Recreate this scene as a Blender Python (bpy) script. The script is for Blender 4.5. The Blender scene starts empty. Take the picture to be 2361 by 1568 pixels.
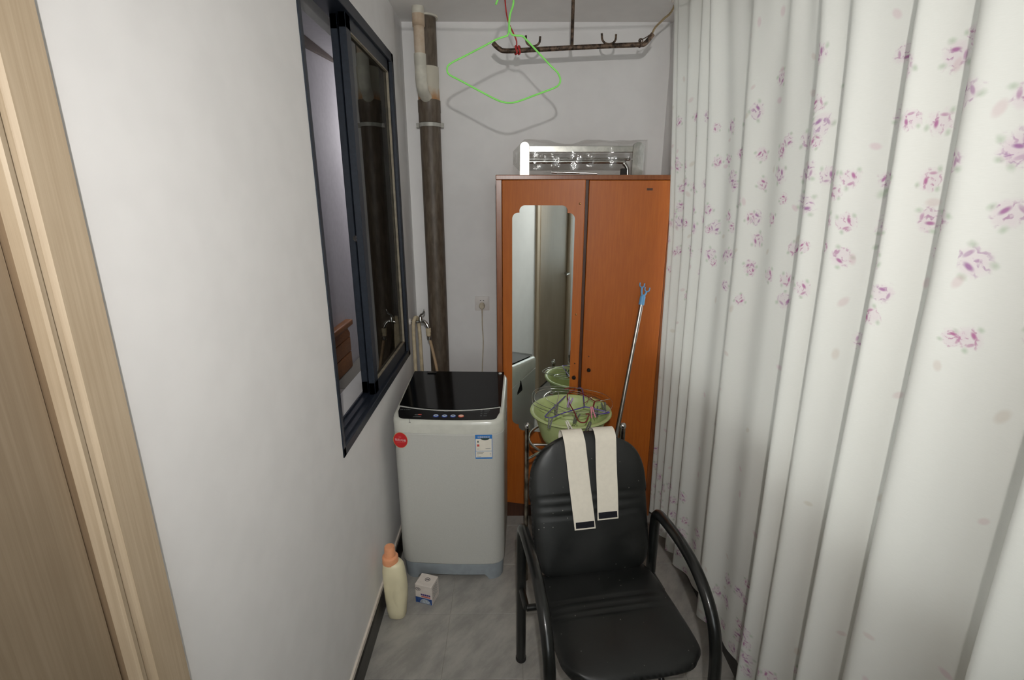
import bpy, bmesh, math, random
from mathutils import Vector, Matrix
random.seed(7)
PI = math.pi
S = bpy.context.scene
COL = S.collection

# ------------------------------------------------------------------ camera
F_PX, PITCH, YAW, CAM_H = 1140.0, math.radians(15.9), math.radians(0.36), 1.75
CAM = Vector((0, 0, CAM_H))
FW = Vector((math.sin(YAW)*math.cos(PITCH), math.cos(YAW)*math.cos(PITCH), -math.sin(PITCH)))
RT = Vector((math.cos(YAW), -math.sin(YAW), 0))
DN = FW.cross(RT)
cd = bpy.data.cameras.new('camera'); cam = bpy.data.objects.new('camera', cd); COL.objects.link(cam)
cd.sensor_width = 36.0; cd.lens = 36.0*F_PX/2361.0; cd.clip_start = 0.02
cam.matrix_world = Matrix(((RT.x, -DN.x, -FW.x, CAM.x), (RT.y, -DN.y, -FW.y, CAM.y), (RT.z, -DN.z, -FW.z, CAM.z), (0, 0, 0, 1)))
S.camera = cam

# ------------------------------------------------------------------ view, sky, flash
S.view_settings.view_transform = 'Standard'; S.view_settings.look = 'None'
S.view_settings.gamma = 1.0; S.view_settings.use_curve_mapping = False
S.view_settings.exposure = -0.33
wd = bpy.data.worlds.new('overcast_sky'); S.world = wd; wd.use_nodes = True
bg = wd.node_tree.nodes['Background']
bg.inputs[0].default_value = (0.96, 0.955, 0.975, 1); bg.inputs[1].default_value = 4.1

def lamp(name, kind, loc, energy, color=(1, 1, 1), **kw):
    l = bpy.data.lights.new(name, kind); l.energy = energy; l.color = color
    for k, v in kw.items(): setattr(l, k, v)
    o = bpy.data.objects.new(name, l); COL.objects.link(o); o.location = loc
    return o
fl_ = lamp('flash_light', 'SPOT', (0.02, -0.14, 2.03), 84.0, (1.0, 0.975, 0.94), shadow_soft_size=0.016, spot_size=math.radians(114), spot_blend=1.0)
fl_.rotation_euler = (math.radians(90-17), 0, 0)
lamp('bedroom_fill', 'POINT', (-0.93, 4.5, 2.25), 20.0, (1.0, 0.98, 1.0), shadow_soft_size=0.08)  # fill light added to brighten the bedroom, no known lamp there
S.cycles.max_bounces = 6; S.cycles.diffuse_bounces = 4; S.cycles.glossy_bounces = 4; S.cycles.transparent_max_bounces = 10
S.cycles.adaptive_threshold = 0.035

# ------------------------------------------------------------------ pixel rays (2361 x 1568 frame)
def ray(u, v): return FW*F_PX + RT*(u-1180.5) + DN*(v-784.0)
def onx(u, v, x): d = ray(u, v); return CAM + d*(x/d.x)
def ony(u, v, y): d = ray(u, v); return CAM + d*(y/d.y)
def onz(u, v, z): d = ray(u, v); return CAM + d*((z-CAM_H)/d.z)
def onp(u, v, p, n): d = ray(u, v); return CAM + d*((p-CAM).dot(n)/d.dot(n))

# ------------------------------------------------------------------ materials
MATS = {}
def lin(c):
    return tuple(((x/255)/12.92 if x/255 <= 0.04045 else ((x/255+0.055)/1.055)**2.4) for x in c)
class NT:
    """tiny expression builder for shader nodes"""
    def __init__(s, name):
        s.m = bpy.data.materials.new(name); s.m.use_nodes = True
        s.t = s.m.node_tree; s.n = s.t.nodes; s.l = s.t.links
        s.b = s.n['Principled BSDF']; s.out = s.n['Material Output']; MATS[name] = s.m
    def put(s, sock, v):
        if isinstance(v, bpy.types.NodeSocket): s.l.new(v, sock)
        elif v is not None:
            try: sock.default_value = v
            except Exception: sock.default_value = (*v, 1.0)
    def math(s, op, a, b=None, c=None):
        n = s.n.new('ShaderNodeMath'); n.operation = op
        s.put(n.inputs[0], a); s.put(n.inputs[1], b); s.put(n.inputs[2], c); return n.outputs[0]
    def vec(s, op, a, b=None, out=0):
        n = s.n.new('ShaderNodeVectorMath'); n.operation = op
        s.put(n.inputs[0], a)
        if b is not None: s.put(n.inputs[3] if op == 'SCALE' else n.inputs[1], b)
        return n.outputs['Value'] if op in ('LENGTH', 'DISTANCE', 'DOT_PRODUCT') else n.outputs[0]
    def xyz(s, x, y, z=0.0):
        n = s.n.new('ShaderNodeCombineXYZ'); s.put(n.inputs[0], x); s.put(n.inputs[1], y); s.put(n.inputs[2], z); return n.outputs[0]
    def sep(s, v):
        n = s.n.new('ShaderNodeSeparateXYZ'); s.put(n.inputs[0], v); return n.outputs
    def rng(s, v, a, b, c=0.0, d=1.0, smooth=True):
        n = s.n.new('ShaderNodeMapRange'); n.interpolation_type = 'SMOOTHSTEP' if smooth else 'LINEAR'
        s.put(n.inputs[0], v)
        for i, q in enumerate((a, b, c, d)): s.put(n.inputs[1+i], q)
        return n.outputs[0]
    def mix(s, f, a, b):
        n = s.n.new('ShaderNodeMix'); n.data_type = 'RGBA'; s.put(n.inputs[0], f); s.put(n.inputs[6], a); s.put(n.inputs[7], b); return n.outputs[2]
    def coord(s, kind='Object'): return s.n.new('ShaderNodeTexCoord').outputs[kind]
    def pos(s): return s.n.new('ShaderNodeNewGeometry').outputs['Position']
    def noise(s, v, scale, detail=3, rough=0.55, out='Fac'):
        n = s.n.new('ShaderNodeTexNoise'); s.put(n.inputs['Vector'], v); n.inputs['Scale'].default_value = scale
        n.inputs['Detail'].default_value = detail; n.inputs['Roughness'].default_value = rough; return n.outputs[out]
    def voro(s, v, scale, dim='2D', rand=1.0):
        n = s.n.new('ShaderNodeTexVoronoi'); n.voronoi_dimensions = dim; s.put(n.inputs['Vector'], v)
        n.inputs['Scale'].default_value = scale; n.inputs['Randomness'].default_value = rand; return n.outputs
    def bump(s, h, strength=0.2, dist=0.002):
        n = s.n.new('ShaderNodeBump'); n.inputs['Strength'].default_value = strength; n.inputs['Distance'].default_value = dist
        s.put(n.inputs['Height'], h); s.l.new(n.outputs[0], s.b.inputs['Normal'])
    def set(s, **k):
        for a, v in k.items(): s.put(s.b.inputs[a.replace('_', ' ')], v)
        return s.m
def c4(c): return (*lin(c), 1.0)

def plain(name, c, rough=0.5, metal=0.0, var=0.06, scale=30, bump=0.0, spec=0.5, coat=0.0, stretch=None):
    t = NT(name); v = t.pos()
    if stretch: v = t.vec('MULTIPLY', v, stretch)
    n = t.noise(v, scale, 2)
    c = c4(c)
    dark = tuple(x*(1-var*2) for x in c[:3])+(1,); lite = tuple(min(1, x*(1+var)) for x in c[:3])+(1,)
    t.set(Base_Color=t.mix(t.rng(n, 0.3, 0.7), dark, lite), Roughness=rough, Metallic=metal)
    t.b.inputs['Specular IOR Level'].default_value = spec
    t.b.inputs['Coat Weight'].default_value = coat
    if bump: t.bump(n, bump)
    return t.m
def streaked(name, c, c2, rough, stretch, scale=20, bump=0.0, metal=0.0, mixrange=(0.35, 0.7)):
    t = NT(name); v = t.vec('MULTIPLY', t.pos(), stretch)
    n = t.noise(v, scale, 5, 0.6); n2 = t.noise(t.pos(), 5, 3)
    f = t.math('ADD', t.math('MULTIPLY', n, 0.7), t.math('MULTIPLY', n2, 0.3))
    t.set(Base_Color=t.mix(t.rng(f, *mixrange), c4(c), c4(c2)), Roughness=rough, Metallic=metal)
    if bump: t.bump(n, bump, 0.001)
    return t.m
def thin_glass(name, tint=(1, 1, 1), reflect=1.0, rough=0.0):
    t = NT(name)
    tr = t.n.new('ShaderNodeBsdfTransparent'); tr.inputs[0].default_value = (*tint, 1)
    gl = t.n.new('ShaderNodeBsdfGlossy'); gl.inputs['Roughness'].default_value = rough
    fr = t.n.new('ShaderNodeFresnel'); fr.inputs[0].default_value = 1.5
    sm = t.noise(t.pos(), 6, 2)
    mx = t.n.new('ShaderNodeMixShader')
    t.l.new(t.math('MULTIPLY', fr.outputs[0], t.math('MULTIPLY', t.rng(sm, 0.2, 0.8, 0.92, 1.0), reflect)), mx.inputs[0])
    t.l.new(tr.outputs[0], mx.inputs[1]); t.l.new(gl.outputs[0], mx.inputs[2]); t.l.new(mx.outputs[0], t.out.inputs[0])
    return t.m

plain('wall_paint', (238, 236, 235), 0.75, var=0.012, scale=9)
plain('ceiling_paint', (236, 233, 230), 0.85, var=0.012, scale=9)
plain('cream_caulk', (226, 216, 204), 0.7, var=0.05)
plain('skirting_black', (44, 42, 40), 0.35, var=0.2)
plain('bedroom_paint', (196, 194, 197), 0.8, var=0.02)
plain('bed_sheet', (140, 138, 130), 0.9, var=0.05, scale=200)
plain('bed_sheet_light', (158, 155, 149), 0.9, var=0.03, scale=200)
streaked('bed_wood', (136, 82, 34), (168, 108, 52), 0.45, (1, 2, 14), 14)
streaked('pelmet_wood', (70, 56, 42), (92, 74, 58), 0.5, (1, 1, 14), 10)
streaked('door_wood', (176, 156, 130), (192, 173, 148), 0.55, (60, 60, 1.2), 3, 0.06)
streaked('door_panel_wood', (138, 120, 98), (154, 136, 114), 0.5, (60, 60, 1.2), 3, 0.06)
streaked('door_leaf_wood', (124, 103, 80), (142, 120, 95), 0.5, (60, 60, 1.2), 3, 0.06)
plain('frame_metal', (38, 45, 56), 0.45, 0.0, var=0.08, scale=60)
plain('gasket', (150, 140, 122), 0.6, var=0.1)
thin_glass('window_glass', (0.72, 0.78, 0.72), 1.0)
thin_glass('clear_glass', (0.95, 0.98, 0.97), 1.0)
plain('mirror_silver', (242, 250, 248), 0.02, 1.0, var=0.0)
plain('machine_grey', (196, 196, 190), 0.38, 0.0, var=0.02, scale=300)
plain('machine_top', (208, 208, 198), 0.22, 0.0, var=0.02, coat=0.3)
plain('machine_base', (150, 158, 164), 0.45, var=0.04)
plain('lid_glass', (11, 13, 15), 0.08, var=0.15, scale=8, spec=0.4)
plain('panel_black', (13, 14, 16), 0.3, var=0.1)
plain('silver_trim', (214, 214, 208), 0.3, 0.1, var=0.05)
plain('button_blue', (60, 90, 190), 0.35); plain('button_white', (205, 220, 235), 0.35)
plain('button_red', (220, 90, 60), 0.35); plain('button_peach', (250, 205, 185), 0.35)
plain('ink_grey', (120, 124, 124), 0.6); plain('ink_dark', (60, 58, 66), 0.6); plain('ink_white', (226, 200, 200), 0.6)
plain('ink_purple', (84, 62, 128), 0.6); plain('ink_red', (206, 90, 80), 0.6); plain('ink_green', (34, 62, 62), 0.6)
plain('sticker_red', (196, 34, 40), 0.4, var=0.03); plain('sticker_edge', (214, 156, 70), 0.4)
plain('label_blue', (58, 128, 200), 0.45); plain('label_paper', (232, 226, 212), 0.55, var=0.02)
plain('box_white', (226, 216, 208), 0.5, var=0.03); plain('box_blue', (48, 84, 150), 0.45, var=0.25, scale=120); plain('box_silver', (180, 190, 200), 0.4, var=0.2, scale=150)
plain('bottle_cream', (236, 226, 190), 0.35, var=0.03, scale=12); plain('cap_peach', (240, 166, 122), 0.4, var=0.04)
plain('socket_white', (224, 218, 214), 0.4, var=0.02); plain('plug_cream', (206, 194, 172), 0.45); plain('hole_black', (12, 12, 12), 0.6)
plain('hose_cream', (202, 186, 156), 0.5, var=0.08); plain('hose_tan', (186, 158, 126), 0.5, var=0.08)
plain('chrome', (206, 204, 200), 0.14, 1.0, var=0.06, scale=25)
plain('brushed_steel', (188, 186, 180), 0.28, 1.0, var=0.08, scale=40)
plain('worn_chrome', (176, 166, 152), 0.22, 1.0, var=0.35, scale=18)
plain('rusty_steel', (104, 86, 72), 0.6, 0.5, var=0.4, scale=60, bump=0.2)
plain('green_wire', (140, 232, 110), 0.4, var=0.04); plain('red_cord', (196, 60, 58), 0.7, var=0.1, scale=200)
plain('tan_cord', (150, 130, 98), 0.8, var=0.15, scale=200)
plain('knob_black', (24, 20, 18), 0.3); plain('brass_screw', (150, 110, 66), 0.35, 0.8)
plain('basin_green', (190, 205, 142), 0.38, var=0.03, scale=14)
plain('purple_plastic', (92, 78, 160), 0.4); plain('maroon_plastic', (130, 40, 44), 0.4); plain('pink_plastic', (222, 128, 150), 0.4)
plain('lilac_plastic', (160, 120, 176), 0.4); plain('white_plastic', (228, 222, 214), 0.4); plain('smoke_plastic', (70, 72, 66), 0.4)
plain('blue_plastic', (112, 176, 226), 0.4, var=0.04)
plain('strap_cloth', (230, 223, 208), 0.85, var=0.015, scale=60, bump=0.1); plain('velcro_black', (16, 16, 26), 0.9, var=0.2, scale=300, bump=0.3)
plain('frame_black', (20, 22, 21), 0.28, var=0.15, coat=0.2)
plain('white_pipe', (214, 210, 196), 0.5, var=0.08, scale=16)
plain('grey_clamp', (176, 174, 166), 0.5, 0.2, var=0.1)
plain('rubber_dark', (34, 32, 32), 0.6)
plain('dust_fluff', (140, 134, 140), 0.95)

# wardrobe varnish
t = NT('wardrobe_varnish'); v = t.vec('MULTIPLY', t.pos(), (26, 26, 1.6)); n = t.noise(v, 5, 6, 0.62); n2 = t.noise(t.pos(), 3.0, 3)
col = t.mix(t.rng(n, 0.3, 0.72), c4((176, 94, 30)), c4((188, 104, 36))); col = t.mix(t.rng(n2, 0.35, 0.75, 0.0, 0.35), col, c4((164, 82, 26)))
t.set(Base_Color=col, Roughness=t.rng(n2, 0.2, 0.8, 0.34, 0.46)); t.bump(n, 0.04, 0.001)
streaked('wardrobe_frame', (128, 72, 38), (150, 92, 54), 0.3, (20, 20, 1.5), 6, 0.04)
streaked('wardrobe_dark', (70, 40, 24), (88, 52, 32), 0.45, (20, 20, 1.5), 6)
# old soil pipe: brown paint with scrapes
t = NT('pipe_brown'); p = t.pos(); n = t.noise(t.vec('MULTIPLY', p, (6, 6, 1.5)), 9, 5); sp = t.noise(p, 38, 5, 0.6)
col = t.mix(t.rng(n, 0.35, 0.7), c4((84, 72, 60)), c4((108, 96, 82))); col = t.mix(t.rng(sp, 0.70, 0.76, 0, 0.8), col, c4((176, 170, 160)))
t.set(Base_Color=col, Roughness=0.5)
t = NT('pipe_stained'); p = t.pos(); n = t.noise(p, 14, 4); z = t.sep(p)[2]
col = t.mix(t.rng(t.math('ADD', z, t.math('MULTIPLY', n, 0.10)), 2.30, 2.36), c4((176, 128, 82)), c4((200, 194, 178)))
col = t.mix(t.rng(t.math('ADD', z, t.math('MULTIPLY', n, 0.06)), 2.28, 2.25), col, c4((200, 190, 164))); t.set(Base_Color=col, Roughness=0.6)
t = NT('pipe_beige'); p = t.pos(); n = t.noise(p, 20, 5)
t.set(Base_Color=t.mix(t.rng(n, 0.3, 0.75), c4((190, 166, 140)), c4((208, 192, 172))), Roughness=0.55)
# chair leather with dust specks
t = NT('black_leather'); p = t.pos(); vo = t.voro(p, 55, '3D'); n = t.noise(p, 260, 3); n2 = t.noise(p, 7, 3)
sel = t.math('GREATER_THAN', t.sep(vo['Color'])[0], 0.80)
speck = t.math('MULTIPLY', t.rng(vo['Distance'], 0.07, 0.14, 1, 0), sel)
t.set(Base_Color=t.mix(t.math('MULTIPLY', speck, 0.55), t.mix(t.rng(n2, 0.3, 0.7), c4((20, 22, 21)), c4((31, 32, 31))), c4((150, 146, 138))), Roughness=t.rng(n2, 0.3, 0.7, 0.36, 0.5)); t.bump(n, 0.12, 0.001)
# floor tile stone
t = NT('tile_stone'); p = t.pos(); px_, py_, _z = t.sep(p); q = t.xyz(t.math('MULTIPLY', t.math('ADD', px_, py_), 0.7), t.math('MULTIPLY', t.math('SUBTRACT', px_, t.math('MULTIPLY', py_, 0.8)), 1.7))
n = t.noise(q, 5.5, 6, 0.65); n2 = t.noise(p, 45, 4); rnd = t.n.new('ShaderNodeObjectInfo').outputs['Random']
col = t.mix(t.rng(n, 0.32, 0.68), c4((152, 149, 144)), c4((184, 180, 173))); col = t.mix(t.math('MULTIPLY', n2, 0.22), col, c4((132, 128, 121)))
t.set(Base_Color=t.mix(t.math('MULTIPLY', rnd, 0.12), col, c4((140, 138, 133))), Roughness=0.42); t.bump(n2, 0.05, 0.001)
plain('grout', (180, 176, 168), 0.8)
# plastic wrap
t = NT('plastic_wrap'); tr = t.n.new('ShaderNodeBsdfTransparent'); tr.inputs[0].default_value = (0.93, 0.93, 0.92, 1)
gl = t.n.new('ShaderNodeBsdfGlossy'); gl.inputs['Roughness'].default_value = 0.12
bn = t.n.new('ShaderNodeBump'); bn.inputs['Strength'].default_value = 0.4; bn.inputs['Distance'].default_value = 0.01
t.l.new(t.noise(t.pos(), 26, 3), bn.inputs['Height']); t.l.new(bn.outputs[0], gl.inputs['Normal'])
lw = t.n.new('ShaderNodeFresnel'); lw.inputs[0].default_value = 1.45; t.l.new(bn.outputs[0], lw.inputs['Normal'])
mx = t.n.new('ShaderNodeMixShader'); t.l.new(t.math('MINIMUM', t.math('ADD', t.math('MULTIPLY', lw.outputs[0], 0.6), 0.02), 0.16), mx.inputs[0]); t.l.new(tr.outputs[0], mx.inputs[1]); t.l.new(gl.outputs[0], mx.inputs[2]); t.l.new(mx.outputs[0], t.out.inputs[0])

# curtain cloth with printed roses (UV in metres: u across the cloth, v = height)
t = NT('curtain_cloth'); uv = t.coord('UV')
base = t.mix(t.noise(t.vec('MULTIPLY', uv, (60, 900, 1)), 1.0, 2), c4((226, 226, 220)), c4((234, 233, 228)))
def stamp(off, cell, rmin, rmax, prob_fn, rnd=0.6):
    w = t.vec('ADD', uv, off); vo = t.voro(w, 1.0/cell, '2D', rnd)
    pos = t.vec('SUBTRACT', vo['Position'], off); zc = t.sep(pos)[1]; cc = t.sep(vo['Color'])
    on = t.math('LESS_THAN', cc[0], prob_fn(zc)); d = t.vec('SUBTRACT', uv, pos); R = t.rng(cc[1], 0, 1, rmin, rmax, False)
    a = t.math('MULTIPLY', cc[2], 6.283); ca, sa = t.math('COSINE', a), t.math('SINE', a); dx, dy, _ = t.sep(d)
    qx = t.math('DIVIDE', t.math('SUBTRACT', t.math('MULTIPLY', dx, ca), t.math('MULTIPLY', dy, sa)), R)
    qy = t.math('DIVIDE', t.math('ADD', t.math('MULTIPLY', dx, sa), t.math('MULTIPLY', dy, ca)), R)
    return on, qx, qy, cc
def hyp(x, y): return t.math('SQRT', t.math('ADD', t.math('MULTIPLY', x, x), t.math('MULTIPLY', y, y)))
def band(z):
    b1 = t.math('MULTIPLY', t.rng(z, 1.30, 1.62), t.rng(z, 2.16, 1.82)); b2 = t.rng(z, 0.54, 0.34)
    return t.math('MULTIPLY', t.math('MAXIMUM', b1, b2), 0.95)
def roses(base, off, cell, rmin, rmax, k, leaves=3):
    on, qx, qy, cc = stamp(off, cell, rmin, rmax, lambda z: t.math('MULTIPLY', band(z), k))
    r = hyp(qx, qy); nz = t.noise(t.xyz(qx, qy, t.math('MULTIPLY', cc[0], 37.0)), 1.6, 2, 0.5); nz2 = t.noise(t.xyz(qx, qy, t.math('MULTIPLY', cc[1], 19.0)), 3.4, 2, 0.5)
    edge = t.rng(t.math('ADD', r, t.math('MULTIPLY', t.math('SUBTRACT', nz, 0.5), 1.0)), 1.1, 0.45)
    ring = t.math('SINE', t.math('ADD', t.math('MULTIPLY', qy, 9.0), t.math('ADD', t.math('MULTIPLY', nz, 13.0), t.math('MULTIPLY', t.math('ARCTAN2', qy, qx), 1.0))))
    petal = t.math('MULTIPLY', t.rng(ring, 0.25, 0.95), t.rng(nz2, 0.38, 0.62))
    heart = t.rng(hyp(t.math('SUBTRACT', qx, 0.12), t.math('MULTIPLY', t.math('ADD', qy, 0.32), 2.2)), 0.46, 0.12)
    side = t.math('MULTIPLY', t.rng(hyp(t.math('MULTIPLY', t.math('ADD', qx, 0.5), 2.4), t.math('SUBTRACT', qy, 0.1)), 0.42, 0.15), 0.7)
    mag = t.math('MULTIPLY', t.math('MAXIMUM', t.math('MULTIPLY', petal, 0.75), t.math('MAXIMUM', heart, side)), edge)
    onf = t.math('MULTIPLY', on, 1.0)
    base = t.mix(t.math('MULTIPLY', t.math('MULTIPLY', edge, onf), 0.42), base, c4((222, 202, 212)))
    base = t.mix(t.math('MULTIPLY', t.math('MULTIPLY', mag, onf), 0.84), base, t.mix(cc[1], c4((178, 88, 144)), c4((158, 104, 160))))
    for lx, ly, s in ((0.74, 0.56, 1.0), (-0.80, 0.52, 1.0), (0.42, -0.86, 1.0))[:leaves]:
        e = hyp(t.math('MULTIPLY', t.math('SUBTRACT', qx, lx), 3.4), t.math('MULTIPLY', t.math('SUBTRACT', qy, ly), 4.4))
        f = t.math('MULTIPLY', t.math('MULTIPLY', t.rng(t.math('ADD', e, t.math('MULTIPLY', nz2, 0.6)), 1.6, 0.3), onf), 0.45)
        base = t.mix(f, base, c4((150, 176, 142)))
    return base
base = roses(base, (0.03, 0.02, 0), 0.090, 0.022, 0.031, 0.9)
base = roses(base, (5.27, 3.41, 0), 0.12, 0.018, 0.026, 0.70, 1)
base = roses(base, (1.77, 8.13, 0), 0.42, 0.046, 0.050, 0.9)
on, qx, qy, cc = stamp((9.1, 7.3, 0), 0.125, 0.012, 0.019, lambda z: t.rng(z, 2.45, 2.2, 0.1, 0.6))
pf = t.rng(hyp(qx, t.math('MULTIPLY', qy, 1.7)), 1.1, 0.4)
base = t.mix(t.math('MULTIPLY', t.math('MULTIPLY', pf, on), 0.38), base, t.mix(cc[2], c4((214, 172, 190)), c4((200, 192, 170))))
df = t.n.new('ShaderNodeBsdfDiffuse'); tl = t.n.new('ShaderNodeBsdfTranslucent'); t.l.new(base, df.inputs[0]); t.l.new(base, tl.inputs[0])
mx = t.n.new('ShaderNodeMixShader'); mx.inputs[0].default_value = 0.16
t.l.new(df.outputs[0], mx.inputs[1]); t.l.new(tl.outputs[0], mx.inputs[2]); t.l.new(mx.outputs[0], t.out.inputs[0])

# ------------------------------------------------------------------ geometry helpers
WM = {}
def empty(name, label, cat, loc=(0, 0, 0), rz=0.0, group=None, M=None):
    o = bpy.data.objects.new(name, None); COL.objects.link(o); o.empty_display_size = 0.05
    M = M or (Matrix.Translation(Vector(loc)) @ Matrix.Rotation(rz, 4, 'Z'))
    o.matrix_basis = M; WM[o] = M.copy(); tag(o, label, cat, group); return o
def tag(o, label=None, cat=None, group=None, kind=None):
    if label: o['label'] = label
    if cat: o['category'] = cat
    if group: o['group'] = group
    if kind: o['kind'] = kind
    return o
class MB:
    def __init__(s, M=None): s.bm = bmesh.new(); s.M = M or Matrix.Identity(4); s.uvs = None
    def pt(s, p): return s.bm.verts.new(s.M @ Vector(p))
    def face(s, vs):
        try: return s.bm.faces.new(vs)
        except ValueError: return None
    def box(s, x0, x1, y0, y1, z0, z1, bev=0.0, seg=2):
        v = [s.pt((x, y, z)) for x in (x0, x1) for y in (y0, y1) for z in (z0, z1)]
        fs = [s.face([v[i] for i in q]) for q in ((0, 1, 3, 2), (4, 6, 7, 5), (0, 4, 5, 1), (2, 3, 7, 6), (0, 2, 6, 4), (1, 5, 7, 3))]
        if bev:
            es = list({e for f in fs for e in f.edges})
            bmesh.ops.bevel(s.bm, geom=es, offset=bev, segments=seg, affect='EDGES', profile=0.6)
        return s
    def tube(s, pts, r, n=10, closed=False, cap=True):
        pts = [Vector(p) for p in pts]; N = len(pts); rs = r if isinstance(r, (list, tuple)) else [r]*N
        rings = []; prev = None
        for i, p in enumerate(pts):
            a = pts[(i-1) % N] if (closed or i > 0) else p; b = pts[(i+1) % N] if (closed or i < N-1) else p
            tg = (b-a).normalized()
            if prev is None:
                up = Vector((0, 0, 1)) if abs(tg.z) < 0.9 else Vector((1, 0, 0)); x = tg.cross(up).normalized()
            else:
                x = (prev - tg*prev.dot(tg)); x = x.normalized() if x.length > 1e-6 else tg.orthogonal().normalized()
            prev = x; y = tg.cross(x)
            rings.append([s.pt(p + (x*math.cos(2*PI*k/n) + y*math.sin(2*PI*k/n))*rs[i]) for k in range(n)])
        for i in range(N if closed else N-1):
            A, B = rings[i], rings[(i+1) % N]
            for k in range(n): s.face((A[k], A[(k+1) % n], B[(k+1) % n], B[k]))
        if cap and not closed: s.face(rings[0][::-1]); s.face(rings[-1])
        return s
    def loft(s, rings, cap0=True, cap1=True, closed=True):
        R = [[s.pt(p) for p in ring] for ring in rings]; n = len(R[0])
        for A, B in zip(R, R[1:]):
            for k in range(n if closed else n-1): s.face((A[k], A[(k+1) % n], B[(k+1) % n], B[k]))
        if cap0: s.face(R[0][::-1])
        if cap1: s.face(R[-1])
        return s
    def lathe(s, prof, c=(0, 0, 0), axis='Z', n=24, cap0=True, cap1=True):
        c = Vector(c)
        def mk(r, h, a):
            x, y = r*math.cos(a), r*math.sin(a)
            return c + {'Z': Vector((x, y, h)), 'Y': Vector((x, h, -y)), 'X': Vector((h, x, y))}[axis]
        return s.loft([[mk(max(r, 1e-5), h, 2*PI*k/n) for k in range(n)] for r, h in prof], cap0, cap1)
    def prism(s, outline, f0, f1):
        a = [s.pt(f0(*p)) for p in outline]; b = [s.pt(f1(*p)) for p in outline]; n = len(a)
        s.face(a[::-1]); s.face(b)
        for k in range(n): s.face((a[k], a[(k+1) % n], b[(k+1) % n], b[k]))
        return s
    def grid(s, fn, nu, nv, wrap=False):
        V = [[s.pt(fn(i/nu, j/nv)) for j in range(nv+1)] for i in range(nu+1)]
        for i in range(nu):
            for j in range(nv): s.face((V[i][j], V[i+1][j], V[i+1][j+1], V[i][j+1]))
        return s
    def build(s, name, mat, parent=None, smooth=40, label=None, cat=None, group=None, kind=None, origin=None):
        bm = s.bm; bmesh.ops.remove_doubles(bm, verts=bm.verts, dist=1e-6)
        bmesh.ops.recalc_face_normals(bm, faces=bm.faces)
        me = bpy.data.meshes.new(name); o = bpy.data.objects.new(name, me); COL.objects.link(o)
        W = WM[parent] if parent is not None else Matrix.Identity(4)
        if parent is None and origin is not None: W = Matrix.Translation(Vector(origin)); o.matrix_basis = W
        bm.transform(W.inverted()); bm.to_mesh(me); bm.free()
        me.materials.append(MATS[mat])
        if smooth:
            for p in me.polygons: p.use_smooth = True
            me.set_sharp_from_angle(angle=math.radians(smooth))
        if parent is not None: o.parent = parent
        WM[o] = W.copy()
        return tag(o, label, cat, group, kind)
def curve(pts, n=8, closed=False):
    """Catmull-Rom through points"""
    P = [Vector(p) for p in pts]; N = len(P); out = []
    for i in range(N if closed else N-1):
        g = lambda k: P[k % N] if closed else P[max(0, min(N-1, k))]
        a, b, c, d = g(i-1), g(i), g(i+1), g(i+2)
        for k in range(n):
            q = k/n; out.append(0.5*((2*b)+(c-a)*q+(2*a-5*b+4*c-d)*q*q+(3*b-a-3*c+d)*q**3))
    if not closed: out.append(P[-1])
    return out
def rrect(w, d, r, n=6, bulge=0.0):
    """rounded rectangle outline centred on 0, front side (-y) bulging"""
    o = []
    for cx, cy, a0 in ((w/2-r, d/2-r, 0), (-w/2+r, d/2-r, 90), (-w/2+r, -d/2+r, 180), (w/2-r, -d/2+r, 270)):
        for k in range(n+1):
            a = math.radians(a0+90*k/n); o.append((cx+r*math.cos(a), cy+r*math.sin(a)))
        if a0 == 180 or a0 == 0 or a0 == 90: pass
    # subdivide front edge
    res = []
    for i, p in enumerate(o):
        q = o[(i+1) % len(o)]; res.append(p)
        if math.hypot(q[0]-p[0], q[1]-p[1]) > 0.1:
            for k in range(1, 12): res.append((p[0]+(q[0]-p[0])*k/12, p[1]+(q[1]-p[1])*k/12))
    if bulge: res = [(x, y-bulge*(1-min(1, (2*x/w)**2))*(1 if y < 0 else 0)*min(1, max(0, -y/(d/2)))) for x, y in res]
    return res
def text_pts(txt, size, align='CENTER'):
    cu = bpy.data.curves.new('lettering', 'FONT'); cu.body = txt; cu.size = size; cu.align_x = align; cu.align_y = 'CENTER'; cu.resolution_u = 2
    o = bpy.data.objects.new('lettering', cu); COL.objects.link(o)
    bpy.context.view_layer.update()
    me = bpy.data.meshes.new_from_object(o.evaluated_get(bpy.context.evaluated_depsgraph_get()))
    V = [tuple(v.co) for v in me.vertices]; Fs = [tuple(p.vertices) for p in me.polygons]
    bpy.data.objects.remove(o); bpy.data.curves.remove(cu); bpy.data.meshes.remove(me)
    return V, Fs
def put_text(mb, txt, size, fn, align='CENTER'):
    V, Fs = text_pts(txt, size, align); vs = [mb.pt(fn(x, y)) for x, y, _ in V]
    for f in Fs: mb.face([vs[i] for i in f])
    return mb
def struct(name, mb, mat, label=None, **k): return mb.build(name, mat, None, kind='structure', label=label, **k)

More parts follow.
